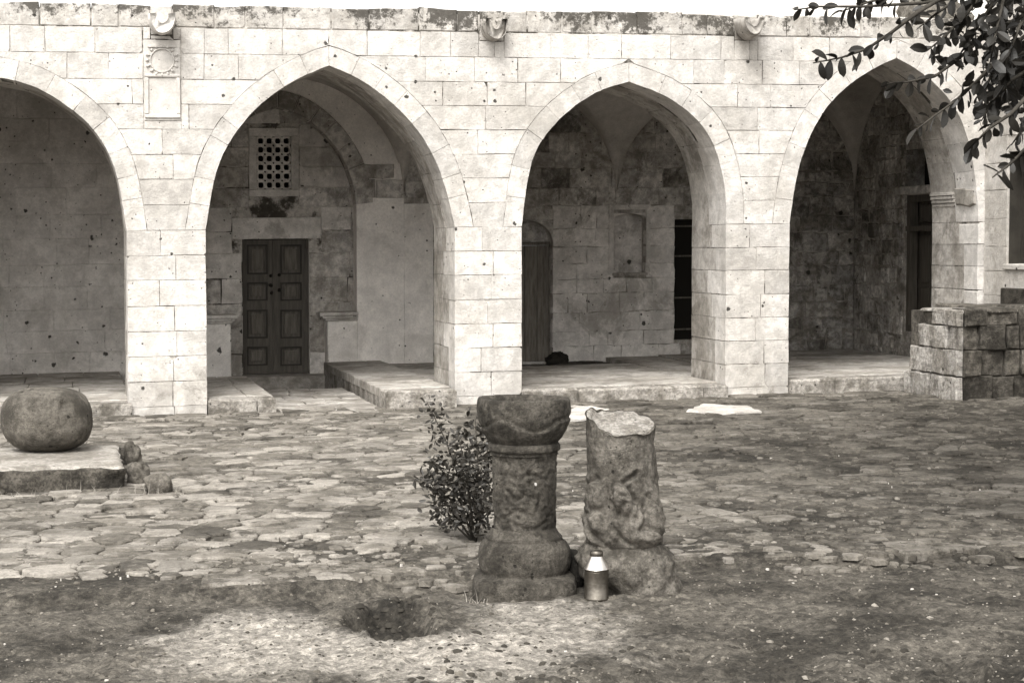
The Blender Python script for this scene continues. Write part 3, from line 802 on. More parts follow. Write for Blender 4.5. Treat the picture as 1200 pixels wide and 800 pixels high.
# bay 2: blind arch with the door
dl, dr = L(284, 300, YD)[0], L(362, 300, YD)[0]; dz0, dz1 = L(320, 438, YD)[1], L(320, 280, YD)[1]
wl, wr = L(301, 190, YD)[0], L(341, 190, YD)[0]; wz0, wz1 = L(320, 222, YD)[1], L(320, 160, YD)[1]
grid_wall('back_wall', BX[1] + .2, BX[2] - .1, -.3, 4.15, [(dl, dr, -.31, dz1), (wl, wr, wz0, wz1)], YD + .012, YD + .45, 'mortar', bld)
backB = bld.children[-1]
lin = (L(272, 268, YD)[0], L(376, 268, YD)[0], dz1, L(320, 255, YD)[1])
slab('lintel', rect(lin[0], lin[1], lin[2], lin[3]), YD - .02, YD + .4, 'backpale', backB, b=.008)
fr_ = (L(292, 190, YD)[0], L(350, 190, YD)[0], L(320, 230, YD)[1], L(320, 150, YD)[1])
for q in ((fr_[0], wl, wz0, wz1), (wr, fr_[1], wz0, wz1), (fr_[0], fr_[1], fr_[2], wz0 - .004), (fr_[0], fr_[1], wz1 + .004, fr_[3])):
    slab('window_surround', rect(*q), YD - .012, YD + .3, 'backpale', backB, b=.005)
stones_on(BX[1] + .25, BX[2] - .15, .0, 3.95, [(dl - .003, dr + .003, -.31, dz1 - .02), lin, fr_], YD, 'back', backB, 'wall_stone', (.26, .36), (.4, .75), gp=.004, jit=.008,
          matf=lambda x, z: 'backpale' if R.random() < .3 else 'back')
# pierced stone screen
lat = MB(); nxh, nzh = 4, 6; cw, ch = (wr - wl) / nxh, (wz1 - wz0) / nzh
for i in range(nxh):
    for k in range(nzh):
        cx_, cz_ = wl + cw * (i + .5), wz0 + ch * (k + .5); n = 16; v = []
        for rr_, sq in ((None, 1), (.33, 0)):
            for yy in (YD + .03, YD + .10):
                for t in range(n):
                    an = 2 * math.pi * (t + .5) / n - math.pi; c_, s_ = math.cos(an), math.sin(an)
                    if sq: mx = max(abs(c_), abs(s_)); q = (c_ / mx * cw / 2, s_ / mx * ch / 2)
                    else:
                        kk = (abs(c_) ** 4 + abs(s_) ** 4) ** -.25; q = (c_ * kk * cw * .31, s_ * kk * ch * .31)
                    v.append((cx_ + q[0], yy, cz_ + q[1]))
        f = []
        for t in range(n):
            u = (t + 1) % n
            f += [(t, u, 2 * n + u, 2 * n + t), (2 * n + t, 2 * n + u, 3 * n + u, 3 * n + t), (3 * n + t, 3 * n + u, n + u, n + t)]
        lat.add(v, f)
lat.build('pierced_window_screen', 'backpale', backB)
MB().box(wl - .3, wr + .3, YD + .46, YD + .9, wz0 - .3, wz1 + .3).build('dark_interior', 'black', backB)
# the ring of the blind arch and the plastered wall flanking it
rin = [L(px, py, YB) for px, py in ((417, 240), (415, 222), (409, 200), (398, 178), (382, 158), (363, 141), (343, 130), (325, 126))]
acx = rin[-1][0]; rr_c = smooth_curve(rin[::-1]); ll_c = np.array([(2 * acx - x, z) for x, z in rr_c])[::-1]
def off2(c, d):
    t = np.gradient(c, axis=0); t /= np.linalg.norm(t, axis=1)[:, None]; return c + np.stack([-t[:, 1], t[:, 0]], 1) * d
lo_c, ro_c = off2(ll_c, .24), off2(rr_c, .24); lo_c[-1] = ro_c[0] = (acx, max(lo_c[-1][1], ro_c[0][1]))
zs0 = rin[0][1]; jr_ = rin[0][0]; jl_ = 2 * acx - jr_
def bl(z): return jl_ - .01 if z < zs0 else (acx if z > rr_c[0][1] else float(np.interp(z, ll_c[:, 1], ll_c[:, 0])) - .01)
def br(z): return jr_ + .01 if z < zs0 else (acx if z > rr_c[0][1] else float(np.interp(z, rr_c[::-1, 1], rr_c[::-1, 0])) + .01)
core('back_wall', [(lambda z: BX[1], bl), (br, lambda z: BX[2])], YB, YD + .011, -.3, 4.2, 'plaster', bld, 70)
backC = bld.children[-1]
for inn, outn in ((ll_c, lo_c), (rr_c, ro_c)): ringstones(inn, outn, YB - .03, YD + .01, .27, 'back', 'voussoir', backC, .006, .008)
p0, p1 = L(436, 232, YB), L(476, 210, YB)
for q in ((418, 440, 232, 210), (441, 474, 232, 210), (475, 503, 232, 212), (424, 462, 209, 192)):
    a_, b_ = L(q[0], q[2], YB), L(q[1], q[3], YB); slab('springer_stone', rect(a_[0], b_[0] - .008, a_[1], b_[1] - .008), YB - .035, YB + .05, 'back', backC, b=.01, jit=.008)
# low pedestals with moulded tops on both sides of the door
for (pxl, pxr, zt_) in ((205, 277, 370), (374, 419, 366)):
    x0, zt = L(pxl, zt_, YB); x1 = L(pxr, zt_, YB)[0]
    if pxl < 300: ix0, ix1 = x0, L(271, 400, YB)[0]
    else: ix0, ix1 = L(384, 400, YB)[0], x1
    slab('pedestal', rect(ix0, ix1, -.3, zt - .12), YB - .01, YD + .02, 'plaster', backC, b=.012, tilt=.002)
    c_ = MB(); e0, e1 = (0, 1) if pxl < 300 else (1, 0)
    for dz, ex in ((.0, 1.0), (.05, .62), (.085, .3)):
        c_.box(x0 + e1 * 0 + (ix0 - x0) * (1 - ex) * (1 if pxl > 300 else 0), x1 + (ix1 - x1) * (1 - ex) * (1 if pxl < 300 else 0), YB - .07 * ex - .014, YD + .02, zt - dz - (.05 if dz == 0 else .035), zt - dz - .001, .008)
    c_.build('pedestal_moulding', 'backpale', backC)
# the two-leaf panelled door
mid_ = L(322.5, 360, YD)[0]; yd = YD + .10
for si, (x0, x1) in enumerate(((dl, mid_ - .004), (mid_ + .004, dr))):
    pxs = ((291, 312), (330, 352))[si]; ph = []
    for (pa, pb) in ((288, 320), (332, 351), (364, 395), (407, 427)):
        q0, q1 = L(pxs[0], pb, yd), L(pxs[1], pa, yd); ph.append((q0[0], q1[0], q0[1], q1[1]))
    leaf = grid_wall('door_leaf', x0, x1, dz0, dz1 - .01, ph, yd, yd + .05, 'wood', bld)
    for (u0, u1, v0, v1) in ph:
        m_ = MB().box(u0 - .005, u1 + .005, yd + .042, yd + .06, v0 - .005, v1 + .005)
        m_.box(u0 + .045, u1 - .045, yd + .006, yd + .043, v0 + .045, v1 - .045)
        m_.build('door_panel', 'woodpanel', leaf); m_ = MB()
        t_ = .018; m_.box(u0, u1, yd - .012, yd + .02, v1 - .003, v1 + t_); m_.box(u0, u1, yd - .012, yd + .02, v0 - t_, v0 + .003)
        m_.box(u0 - t_, u0 + .003, yd - .0115, yd + .02, v0 - t_, v1 + t_); m_.box(u1 - .003, u1 + t_, yd - .0115, yd + .02, v0 - t_, v1 + t_)
        m_.build('panel_moulding', 'wooddark', leaf)
    for (kx, ky, kr) in (((317, 323, .022), (317, 334, .026), (318, 343, .022)), ((327, 322, .022), (327, 340, .022)))[si]:
        q = L(kx, ky, yd); kv = MB().tube([(q[0], yd - .002, q[1]), (q[0], yd - .03, q[1]), (q[0], yd - .045, q[1])], [kr * .6, kr, kr * .5], 10); kv.build('door_knob', 'iron', leaf, True)
MB().box(mid_ - .022, mid_ + .022, yd - .02, yd - .001, dz0 + .03, dz1 - .03).build('door_astragal', 'wood', bld)
jb = MB(); jb.box(dl, dl + .03, YD + .05, yd + .02, dz1 - .14, dz1); jb.box(dr - .03, dr, YD + .05, yd + .02, dz1 - .14, dz1); jb.build('door_frame_corner', 'woodgrey', bld)
MB().box(dl - .25, dr + .45, YD - .38, YD + .3, dz0 - .35, dz0 - .01, .012).build('door_sill', 'floor', bld)
MB().box(dl - .4, dr + .4, YD + .46, YD + .7, -.3, dz1 + .3).build('dark_interior', 'black', bld)

# bays 3 and 4: back wall with small doorway, niche and a dark barred opening
hd = (L(590, 300, YB)[0], L(648, 300, YB)[0], .0, L(620, 258, YB)[1])
hn = (L(719, 300, YB)[0], L(757, 300, YB)[0], L(738, 320, YB)[1], L(738, 250, YB)[1])
ho = (L(790.5, 300, YB)[0], L(836, 300, YB)[0], L(800, 398, YB)[1], L(800, 257, YB)[1])
XE = 11.22
holes = [hd, hn, ho]
grid_wall('back_wall', BX[2], XE, -.3, 4.25, holes, YB + .014, YB + .5, 'rubblemortar', bld)
backD = bld.children[-1]
def bayc(x, z):
    if x > 8.6: return 'rubble'
    if z > 2.35: return R.choice(('back', 'rubble', 'back'))
    return 'backpale'
slab('plaster_face', rect(BX[2] + .004, 4.93, -.2, 2.36), YB - .002, YB + .1, 'plaster', backD, b=.004, tilt=.001)
stones_on(BX[2], 8.75, .1, 4.15, holes + [(BX[2] - .1, 4.935, -.3, 2.34)], YB, 'back', backD, 'wall_stone', (.20, .34), (.22, .62), keep=under, matf=bayc, gp=.002, jit=.012, tilt=.006, b=.006, sub=.1)
stones_on(8.75, XE, .1, 4.15, holes, YB - .004, 'rubble', backD, 'wall_stone', (.15, .30), (.17, .42), keep=under, gp=.006, jit=.018, tilt=.016, b=.012, sub=.09)
# arched head of the doorway, tympanum and planks
def archfill(hole, rise, y0, y1, mat, parent, name):
    x0, x1, _, zt = hole; a = (x1 - x0) / 2; c = (x0 + x1) / 2
    for s in (-1, 1):
        arc = [(c + s * a * math.cos(t), zt - rise + rise * math.sin(t)) for t in np.linspace(0, math.pi / 2, 9)]
        poly = arc + [(c + s * a, zt)]
        if s < 0: poly = poly[::-1]
        slab(name, poly, y0, y1, mat, parent, b=.004, tilt=.001, jit=0, sub=0)
archfill(hd, .33, YB - .003, YB + .3, 'back', backD, 'arch_spandrel')
archfill((hn[0], hn[1], hn[2], hn[3]), .07, YB - .003, YB + .3, 'backpale', backD, 'arch_spandrel')
zsp = L(630, 286, YB)[1]
MB().box(hd[0], hd[1], YB + .22, YB + .3, zsp, hd[3]).build('doorway_tympanum', 'back', backD)
nP = 4
for k in range(nP):
    w_ = (hd[1] - hd[0]) / nP
    slab('door_plank', rect(hd[0] + w_ * k + .003, hd[0] + w_ * (k + 1) - .003, .12, zsp - .02), YB + .2, YB + .27, 'woodpale', backD, b=.005, tilt=.004)
MB().box(hd[0], hd[1], YB + .16, YB + .29, zsp - .018, zsp + .03).build('doorway_transom', 'woodgrey', backD)
MB().box(hn[0], hn[1], YB + .2, YB + .34, hn[2], hn[3]).build('niche_back', 'backpale', backD)
MB().box(hn[0] - .02, hn[1] + .02, YB - .02, YB + .2, hn[2] - .03, hn[2] + .004).build('niche_sill', 'back', backD)
nf = MB(); nf.box(hn[0] - .07, hn[0] - .003, YB - .016, YB + .02, hn[2] + .01, hn[3] + .05); nf.box(hn[1] + .003, hn[1] + .06, YB - .016, YB + .02, hn[2] + .01, hn[3] + .05); nf.box(hn[0] - .07, hn[1] + .06, YB - .018, YB + .02, hn[3] + .051, hn[3] + .12); nf.build('niche_frame', 'backpale', backD)
MB().box(ho[0] - .2, ho[1] + .2, YB + .51, YB + .9, ho[2] - .2, ho[3] + .2).build('dark_interior', 'black', backD)
sh_ = MB().box(ho[0], ho[1], YB + .12, YB + .16, ho[2], ho[3]); sh_.build('shutter', 'black', backD)
for pyb in (265, 300, 349, 386):
    q = L(800, pyb, YB)[1]; MB().box(ho[0], ho[1], YB + .08, YB + .118, q - .012, q + .012).build('shutter_rail', 'woodgrey', backD)
# end wall of the walkway with a tall wooden door
def EW(px, py): p = PX(px, py, XE); return p[1], p[2] - base(XE)
dy1, dzt = EW(1060, 229); dzb = EW(1060, 388)[1]; dy0 = dy1 - .95
fan = (dy0, dy1, dzt + .12, dzt + .62)
grid_wall('end_wall', T - .1, YB + .3, -.3, 4.25, [(dy0, dy1, dzb, dzt), fan], XE + .016, XE + .5, 'rubblemortar', bld, 'x')
endw = bld.children[-1]
undery = lambda y, z: z < VS + pointed(y - (T + YB) / 2, (YB - T) / 2, CROWN[3] - VS) + .2
stones_on(T, YB - .01, .1, 4.1, [(dy0, dy1 + .04, dzb - .1, dzt + .11), fan], XE, 'rubble', endw, 'wall_stone', (.16, .30), (.18, .42), face='x', keep=undery, gp=.010, jit=.016, tilt=.018, b=.014, sub=.09)
lb_ = MB().box(XE - .09, XE + .1, dy0 - .1, dy1 + .12, dzt + .01, dzt + .12, .015); lb_.build('door_lintel', 'back', endw)
dk = MB().box(XE + .2, XE + .24, dy0, dy1, dzb, dzt); ed = dk.build('wooden_door', 'wood', endw)
fr2 = MB(); fr2.box(XE + .04, XE + .16, dy1 - .09, dy1, dzb, dzt); fr2.box(XE + .04, XE + .16, dy0, dy0 + .09, dzb, dzt); fr2.box(XE + .045, XE + .16, dy0, dy1, dzt - .09, dzt); fr2.box(XE + .045, XE + .16, dy0, dy1, dzb, dzb + .08)
zt2 = EW(1060, 268)[1]; fr2.box(XE + .02, XE + .17, dy0, dy1, zt2 - .035, zt2 + .035); fr2.build('door_frame', 'wood', endw)
for (za, zb_) in ((zt2 + .09, dzt - .14), (dzb + .68, zt2 - .1), (dzb + .13, dzb + .6)):
    for (ya, yb_) in ((dy1 - .42, dy1 - .15), (dy0 + .15, dy0 + .42)):
        MB().box(XE + .17, XE + .2, ya, yb_, za, zb_).build('door_panel', 'wood', ed if False else endw)
MB().box(XE + .3, XE + .7, dy0 - .3, dy1 + .3, dzb - .3, dzt + .9).build('dark_interior', 'black', endw)

# floors: low platforms paved with slabs, edged with kerb stones
FZ = .165
def platform(x0, x1, y0, y1, top, tw, td, mat='floor', kerb=True, proud=.0, kw=(.35, .6)):
    p = MB().box(x0 + .01, x1 - .01, y0 + .02, y1, -.3, top - .02).build('walkway_floor', 'kerb', bld)
    y = y0
    row = 0
    while y < y1 - .04:
        d_ = (.34 if (row == 0 and kerb) else R.uniform(*td)); d_ = d_ if y + d_ < y1 - .2 else y1 - y
        x = x0
        while x < x1 - .04:
            w_ = R.uniform(*(kw if row == 0 and kerb else tw)); w_ = w_ if x + w_ < x1 - .2 else x1 - x
            if row == 0 and kerb:
                slab('kerb_stone', rect(x + .004, x + w_ - .004, y - .01 + R.uniform(-.012, .012), y + d_ - .004), top + R.uniform(-.006, .006), -.15, 'kerb', p, b=.022, tilt=.006, jit=.008, face='z', sub=.1)
            else:
                slab('floor_slab', rect(x + .004, x + w_ - .004, y + .004, y + d_ - .004), top, top - .1, mat, p, b=.007, tilt=.004, jit=.005, face='z')
            x += w_
        y += d_; row += 1
    return p
xp = lambda px, py, Y=0: L(px, py, Y)[0]
platform(BX[0], .66, -.02, YB, FZ, (.45, .6), (.8, 1.1))
platform(.66, 1.44, T, 3.3, FZ, (.4, .6), (.6, .9), kerb=False)
xs2 = xp(322, 466); platform(1.462, xs2, -.12, 3.3, FZ + .005, (.3, .5), (.7, 1.0), kw=(.5, .7))
xr2 = xp(449, 456); platform(xr2, 4.19, -.16, YB, FZ + .045, (.4, .7), (.6, 1.0), kw=(.75, .9))
platform(4.22, 4.96, T, YB, FZ, (.4, .6), (.6, .9), kerb=False)
platform(4.98, 7.40, -.10, 3.65, FZ - .005, (.5, .9), (.5, .9), kw=(.3, .75))
platform(7.42, 8.17, T, YB, FZ, (.4, .6), (.6, .9), kerb=False)
platform(8.20, XE, -.06, YB, FZ + .02, (.6, 1.1), (.6, 1.0), kw=(.4, .7), mat='floor')
# passage to the door, then a wet gutter
p = MB().box(xs2 + .005, xr2 - .005, -.3, 2.95, -.3, -.02).build('walkway_floor', 'mortar', bld)
y = -.42
while y < 2.9:
    d_ = R.uniform(.35, .55); x = xs2 + .01
    d_ = d_ if y + d_ < 2.75 else 2.95 - y
    while x < xr2 - .03:
        w_ = R.uniform(.25, .5); w_ = w_ if x + w_ < xr2 - .15 else xr2 - .01 - x
        slab('floor_slab', rect(x + .006, x + w_ - .006, y + .006, y + d_ - .006), .012, -.1, 'floor', p, b=.01, tilt=.008, jit=.010, face='z'); x += w_
    y += d_
MB().box(.6, xr2 - .004, 2.952, YD + .2, -.33, -.22).build('gutter', 'darkpit', bld)
MB().box(4.98, 7.40, 3.66, YB, -.2, FZ - .07).build('gutter', 'damp', bld)
for k in range(16):
    xx, yy = R.uniform(5.0, 7.3), R.uniform(3.7, 4.75)
    rock('gutter_stone', (xx, yy, FZ - .055 + base(xx)), (R.uniform(.08, .24), R.uniform(.04, .10), R.uniform(.02, .045)), 'damp', bld, k, .3, 2.4, 12, 7)
for k in range(12):
    xx, yy = R.uniform(2.3, 3.6), R.uniform(3.0, 4.5)
    rock('gutter_stone', (xx, yy, -.19 + base(xx)), (R.uniform(.08, .22), R.uniform(.06, .14), R.uniform(.03, .10)), 'damp', bld, 50 + k, .3, 2.4, 12, 7)
# upper storey set back on the roof
uw = L(916, 18, 3.0)[0]
MB().box(uw, 12.6, 3.0, 8.5, TOP - .3, TOP + 1.6, .02).build('upper_wall', 'whitewash', bld)

# ================================================================== things on the roof / right wing
mnd = rock('earth_mound', tuple(PY(1095, 24, 1.6) + np.array((0, 0, -.02))), (.42, .5, .36), 'mound', None, 3, .4, 2.2, 40, 24, 2.4)
tag(mnd, 'rough grey mound of earth on the flat roof behind the parapet', 'mound')

XW = 10.68
wing = tag(empty('side_wing'), 'pale limewashed side wing meeting the last arch, with a framed window', 'building')
def WW(px, py): p = PX(px, py, XW); return p[1], p[2] - base(XW)
wy1, wzt = WW(1181, 178); wzb = WW(1181, 309)[1]; wy0 = wy1 - 1.05
grid_wall('wing_wall', -7.5, .02, -.3, 4.9, [(wy0, wy1, wzb, wzt)], XW + .014, XW + .55, 'wingwall', wing, 'x')
wwall = wing.children[-1]
stones_on(-7.5, -.01, -.1, 4.9, [(wy0, wy1, wzb, wzt)], XW, 'wingwall', wwall, 'ashlar_stone', (.28, .34), (.4, .75), face='x', gp=.0025, b=.004, tilt=.002, depth=.1)
MB().box(XW + .25, XW + .3, wy0, wy1, wzb, wzt).build('window_pane', 'black', wing)
wf = MB(); wf.box(XW + .03, XW + .17, wy1 - .02, wy1 - .001, wzb, wzt); wf.box(XW + .17, XW + .26, wy1 - .07, wy1, wzb, wzt); wf.box(XW + .17, XW + .26, wy0, wy0 + .07, wzb, wzt); wf.box(XW + .172, XW + .262, wy0, wy1, wzt - .07, wzt); wf.box(XW + .172, XW + .262, wy0, wy1, wzb, wzb + .07); wf.box(XW + .18, XW + .255, (wy0 + wy1) / 2 - .03, (wy0 + wy1) / 2 + .03, wzb, wzt); wf.build('window_frame', 'wooddark', wing)
MB().box(XW - .03, XW + .2, wy0 - .05, wy1 + .03, wzb - .07, wzb - .003, .01).build('window_sill', 'wingwall', wing)
by1, bz1 = WW(1178, 337); bz0 = WW(1178, 364)[1]
MB().box(XW - .06, XW + .05, by1 - 1.2, by1, bz0 - .3, bz1, .01).build('grey_ledge', 'damp', wing)
MB().box(XW + .015, 16, -7.5, .02, 4.9, 5.1).build('wing_roof', 'mound', wing)
wb = MB(); wb.box(XW + .56, 16, -7.5, -7.2, -.3, 4.9); wb.build('wing_end_wall', 'wingwall', wing)
# broken impost stones on the last jamb
q0, q1 = PX(1093, 243, 10.607), PX(1143, 214, 10.607)
imp = MB()
for k, (dz, pr) in enumerate(((.0, .02), (.045, .035), (.09, .05), (.135, .06))):
    imp.box(10.607 - pr, 10.64, max(.55, T * .48), T - .04, q0[2] - base(10.6) + dz, q0[2] - base(10.6) + dz + .04, .006)
imp.build('impost_moulding', 'soffit', front)
slab('impost_stone', [(.02, q0[2] - base(10.6)), (.54, q0[2] - base(10.6)), (.54, q0[2] - base(10.6) + .22), (.02, q0[2] - base(10.6) + .22)], 10.607 - .045, 10.64, 'soffit', front, b=.02, jit=.02, face='x')

# low ruined wall
cg = G(1125, 470); lx, ly = cg[0], cg[1]
low = tag(empty('low_stone_wall'), 'low ruined wall of rough stone blocks below the wing window', 'wall')
ltop = PY(1125, 363, ly)[2] - base(lx)
cor = [0, .26, .54, .82, ltop]; cor = [-.05, .27, .56, .83, ltop]
MB().box(lx + .05, XW, ly + .05, -.13, -.3, ltop - .05).build('rubble_core', 'rock', low)
endpx = [1062, 1066, 1075, 1091]
for k in range(4):
    z0, z1 = cor[k], cor[k + 1]
    x = lx + .03
    while x < XW + 1.2:                              # face towards the courtyard
        w_ = R.uniform(.16, .40)
        if x < XW: slab('wall_block', rect(x + .008, x + w_ - .008, z0 + .006, z1 - .006 + R.uniform(-.012, .012)), ly + R.uniform(-.02, .02), ly + .3, 'lowwall', low, b=.010, tilt=.04, jit=.011, sub=.13)
        x += w_
    y = ly - .015; ye = PX(endpx[k], 430, lx)[1]
    ye = min(ye, -.12)
    while y < ye - .04:                              # face towards the arcade
        w_ = R.uniform(.25, .45); w_ = w_ if y + w_ < ye - .15 else ye - y
        slab('wall_block', rect(y + .012, y + w_ - .008, z0 + .006, z1 - .006), lx - R.uniform(.015, .05), lx + .025, 'lowpale', low, b=.010, tilt=.035, jit=.011, face='x', sub=.13); y += w_
x = lx - .02
while x < XW:                                        # capping stones
    w_ = min(R.uniform(.3, .5), XW - x + .01)
    slab('cap_stone', rect(x + .01, x + w_ - .01, ly + .02, -.15 if x > lx + .2 else -.45), ltop + R.uniform(.0, .03), ltop - .04, 'lowpale' if x < lx + .2 else 'lowwall', low, b=.02, tilt=.02, jit=.015, face='z'); x += w_
for k, (px, py, r) in enumerate(((1046, 452, .13), (1062, 455, .15), (1083, 460, .13))):
    g_ = G(px, py); tag(rock('boulder', (g_[0], g_[1], g_[2] + r * .35), (r, r * .8, r * .7), 'lowpale' if k == 1 else 'lowwall', None, 60 + k, .35),
        ('dark boulder at the end of the last kerb', 'pale boulder beside the corner of the low ruined wall', 'small dark boulder under the pale end of the low ruined wall')[k], 'rock')

# ================================================================== COLUMNS
rt2 = rt; toC = np.array([-math.sin(TH), -math.cos(TH), 0])
def lathe(name, axis, prof, mat, parent, n=96, square=None, disp=None, seed=0, amp=.006, cap=False, frq=9, mats=None, mif=None, zclip=None):
    """prof: list of (radius, z); square: per-ring exponent; disp(u_m, z, facing) extra outward displacement"""
    v = []; m = len(prof)
    t = 2 * np.pi * np.arange(n) / n; C_, S_ = np.cos(t), np.sin(t)
    dx, dy = rt2[0] * C_ + toC[0] * S_, rt2[1] * C_ + toC[1] * S_
    for i, (r, z) in enumerate(prof):
        e = square[i] if square else 2
        ax_ = axis(z); rr_ = r * (np.abs(C_) ** e + np.abs(S_) ** e) ** (-1 / e)
        x, y = ax_[0] + dx * rr_, ax_[1] + dy * rr_
        nn = amp * fbm(x * frq, y * frq, z * frq, seed, 4) + amp * 1.6 * fbm(x * frq * .35, y * frq * .35, z * frq * .35, seed + 5, 2)
        if disp: nn = nn + disp(C_ * rr_, z, S_)
        rr_ = rr_ + nn; X_, Y_ = ax_[0] + dx * rr_, ax_[1] + dy * rr_; Z_ = z + nn * (.3 if i else 0)
        if zclip: Z_ = [min(c, zclip(a, b)) if c > zclip.low else c for a, b, c in zip(X_, Y_, Z_)]
        v += list(zip(X_, Y_, Z_))
    f = [(i * n + k, i * n + (k + 1) % n, (i + 1) * n + (k + 1) % n, (i + 1) * n + k) for i in range(m - 1) for k in range(n)]
    if cap: f.append(tuple((m - 1) * n + k for k in range(n)))
    mi = [mif(q, v) for q in f] if mif else None
    return obj(name, v, f, mat, parent, True, mats=mats, mi=mi)
def densify(p, st=.012):
    o = []
    for (r0, z0), (r1, z1) in zip(p, p[1:]):
        k = max(1, int(math.hypot(r1 - r0, z1 - z0) / st)); o += [(r0 + (r1 - r0) * j / k, z0 + (z1 - z0) * j / k) for j in range(k)]
    return o + [p[-1]]
c1 = G(614, 690, -.085); d1 = proj(c1)[2]; S1 = d1 / F
g1 = float(gz(c1[0], c1[1], False))
def zpx(py, d): return float(PD(614, py, d)[2])
P1 = [(hw * S1, zpx(py, d1)) for hw, py in []]
def prof1(l): return [(hw * S1, zpx(py, d1)) for hw, py in l]
colA = tag(empty('stone_column'), 'short weathered stone column with a hollow bowl on top, beside the bush', 'column')
ax1 = lambda z: (c1[0], c1[1])
bowl = prof1([(38, 517), (44, 511), (50, 501), (53.5, 489), (54.5, 478), (53.5, 468), (52, 465), (47, 465), (44, 468), (38, 478), (22, 484), (1, 485)])
zb1 = lambda py: zpx(py, d1)
def dA(u, z, s):
    u_ = u / S1; py = np.interp(-z, [-zb1(440), -zb1(720)], [440, 720])
    w1 = 493 + 7 * np.sin((u_ + 5) / 11.5)                         # wavy scroll carved round the bowl
    e = -.010 * np.exp(-((py - w1) / 2.0) ** 2) + .005 * np.exp(-((py - w1 - 6) / 4.5) ** 2)
    rr_ = np.hypot(u_ - 36, (py - 482)); e = e - .007 * np.exp(-((rr_ - 6) / 1.8) ** 2) * (s > 0)
    return e - .010 * np.maximum(0, fbm(u * 26, z * 26, s * 2, 71, 3) - .12)
lathe('capital_bowl', ax1, densify(bowl, .008), 'column', colA, 120, disp=dA, seed=3, amp=.007, frq=12)
lathe('collar', ax1, densify(prof1([(36, 532), (40, 530), (38.5, 528), (42, 525), (42.5, 520), (40, 517), (36, 516)]), .006), 'column', colA, 96, seed=4, amp=.004, frq=14)
c2 = G(738, 688, -.085); d2 = proj(c2)[2]; S2 = d2 / F
colB = tag(empty('broken_column'), 'broken column stump with worn relief carving and a pale fractured top', 'column')
z2 = lambda py: float(PD(735, py, d2)[2])
def ax2(z):
    py = np.interp(-z, [-z2(480), -z2(700)], [480, 700]); sx = np.interp(py, [480, 640, 700], [726, 732, 740]); k = (sx - 738) * S2
    return (c2[0] + rt[0] * k, c2[1] + rt[1] * k)
def bump2(u_, py, cx, cy, sx, sy, rot=0):
    c_, s_ = math.cos(rot), math.sin(rot); a, b = (u_ - cx) * c_ + (py - cy) * s_, -(u_ - cx) * s_ + (py - cy) * c_
    return np.exp(-((a / sx) ** 2 + (b / sy) ** 2) ** 3)
def grooves(u_, py, lines, wd, dep):
    d = np.full(np.shape(u_), 99.0)
    for l in lines:
        for (x0, y0), (x1, y1) in zip(l, l[1:]):
            k = np.clip(((u_ - x0) * (x1 - x0) + (py - y0) * (y1 - y0)) / ((x1 - x0) ** 2 + (y1 - y0) ** 2), 0, 1)
            d = np.minimum(d, np.hypot(u_ - x0 - k * (x1 - x0), py - y0 - k * (y1 - y0)))
    return -dep * np.exp(-(d / wd) ** 2) + dep * .45 * np.exp(-((d - wd * 2.4) / (wd * 1.3)) ** 2)
LB = (((690, 566), (700, 555), (711, 570), (709, 597)), ((716, 574), (727, 561), (744, 548)), ((734, 566), (743, 585), (738, 606)), ((711, 592), (716, 612), (730, 628), (750, 633)), ((748, 588), (751, 610), (765, 631)), ((689, 600), (696, 622), (707, 633)), ((722, 600), (728, 585)), ((757, 575), (768, 600)))
LA = (((583, 578), (587, 560), (594, 548)), ((598, 552), (608, 558), (618, 549), (629, 553)), ((627, 556), (634, 576), (626, 600)), ((590, 603), (606, 592), (628, 601)), ((594, 570), (604, 582), (616, 575)), ((605, 610), (622, 616), (640, 606)))
def dB(u, z, s):
    u_ = u / S2 + 730; py = float(np.interp(-z, [-z2(440), -z2(720)], [440, 720])); e = 0; fr = s > 0
    for cx, cy, sx, sy, ro_, am in ((701, 576, 9, 17, .15, .028), (727, 578, 9, 18, -.25, .028), (741, 600, 7, 22, .3, .022), (758, 606, 9, 26, -.1, .024), (698, 614, 10, 20, 0, .022), (748, 626, 13, 9, .5, .026), (716, 615, 6, 16, .2, .016)):
        e = e + 2.2 * am * bump2(u_, py, cx, cy, sx, sy, ro_) * fr
    low_ = float(sstep(548, 566, py))
    e = e + .006 * np.maximum(0, 1 - np.abs(fbm(u * 13 + 4, z * 9, s, 55, 3)) * 5) * low_                   # worn drapery folds
    e = e - .006 * fbm(u * 30, z * 30, s, 56, 3) * low_
    e = e - fr * (.024 * bump2(u_, py, 714, 588, 4, 20, -.3) + .02 * bump2(u_, py, 748, 590, 6, 10, 0) + .024 * bump2(u_, py, 700, 624, 7, 6))
    e = e - .015 * np.exp(-((py - (558 + .45 * (728 - u_))) / 3) ** 2) * ((u_ > 715) & (u_ < 745)) * fr
    e = e + fr * grooves(u_, py, LB, 2.3, .017)
    return e - .028 * math.exp(-((py - 641) / 5) ** 2)
axt = ax2(z2(500)); rT = 40.5 * S2
def ztopB(x, y):
    dx, dy = x - axt[0], y - axt[1]; c_ = (dx * rt[0] + dy * rt[1]) / rT; s_ = (dx * toC[0] + dy * toC[1]) / rT; q = math.hypot(c_, s_)
    return float(z2(493) - .05 * s_ - .012 * max(0, c_) + .02 * float(fbm(x * 13, y * 13, 0, 91, 5)) + .045 * float(sstep(.80, .92, q) * sstep(-.62, -.85, c_)))
ztopB.low = z2(530)
pB = densify([(hw * S2, z2(py)) for hw, py in ((45, 650), (45, 634), (44.5, 610), (42, 570), (40.5, 530), (40, 515), (40, 470))], .0055)
lathe('shaft', ax2, pB, 'column2', colB, 200, disp=dB, seed=13, amp=.012, frq=12, zclip=ztopB)
v, f = [], []; n, m = 90, 22
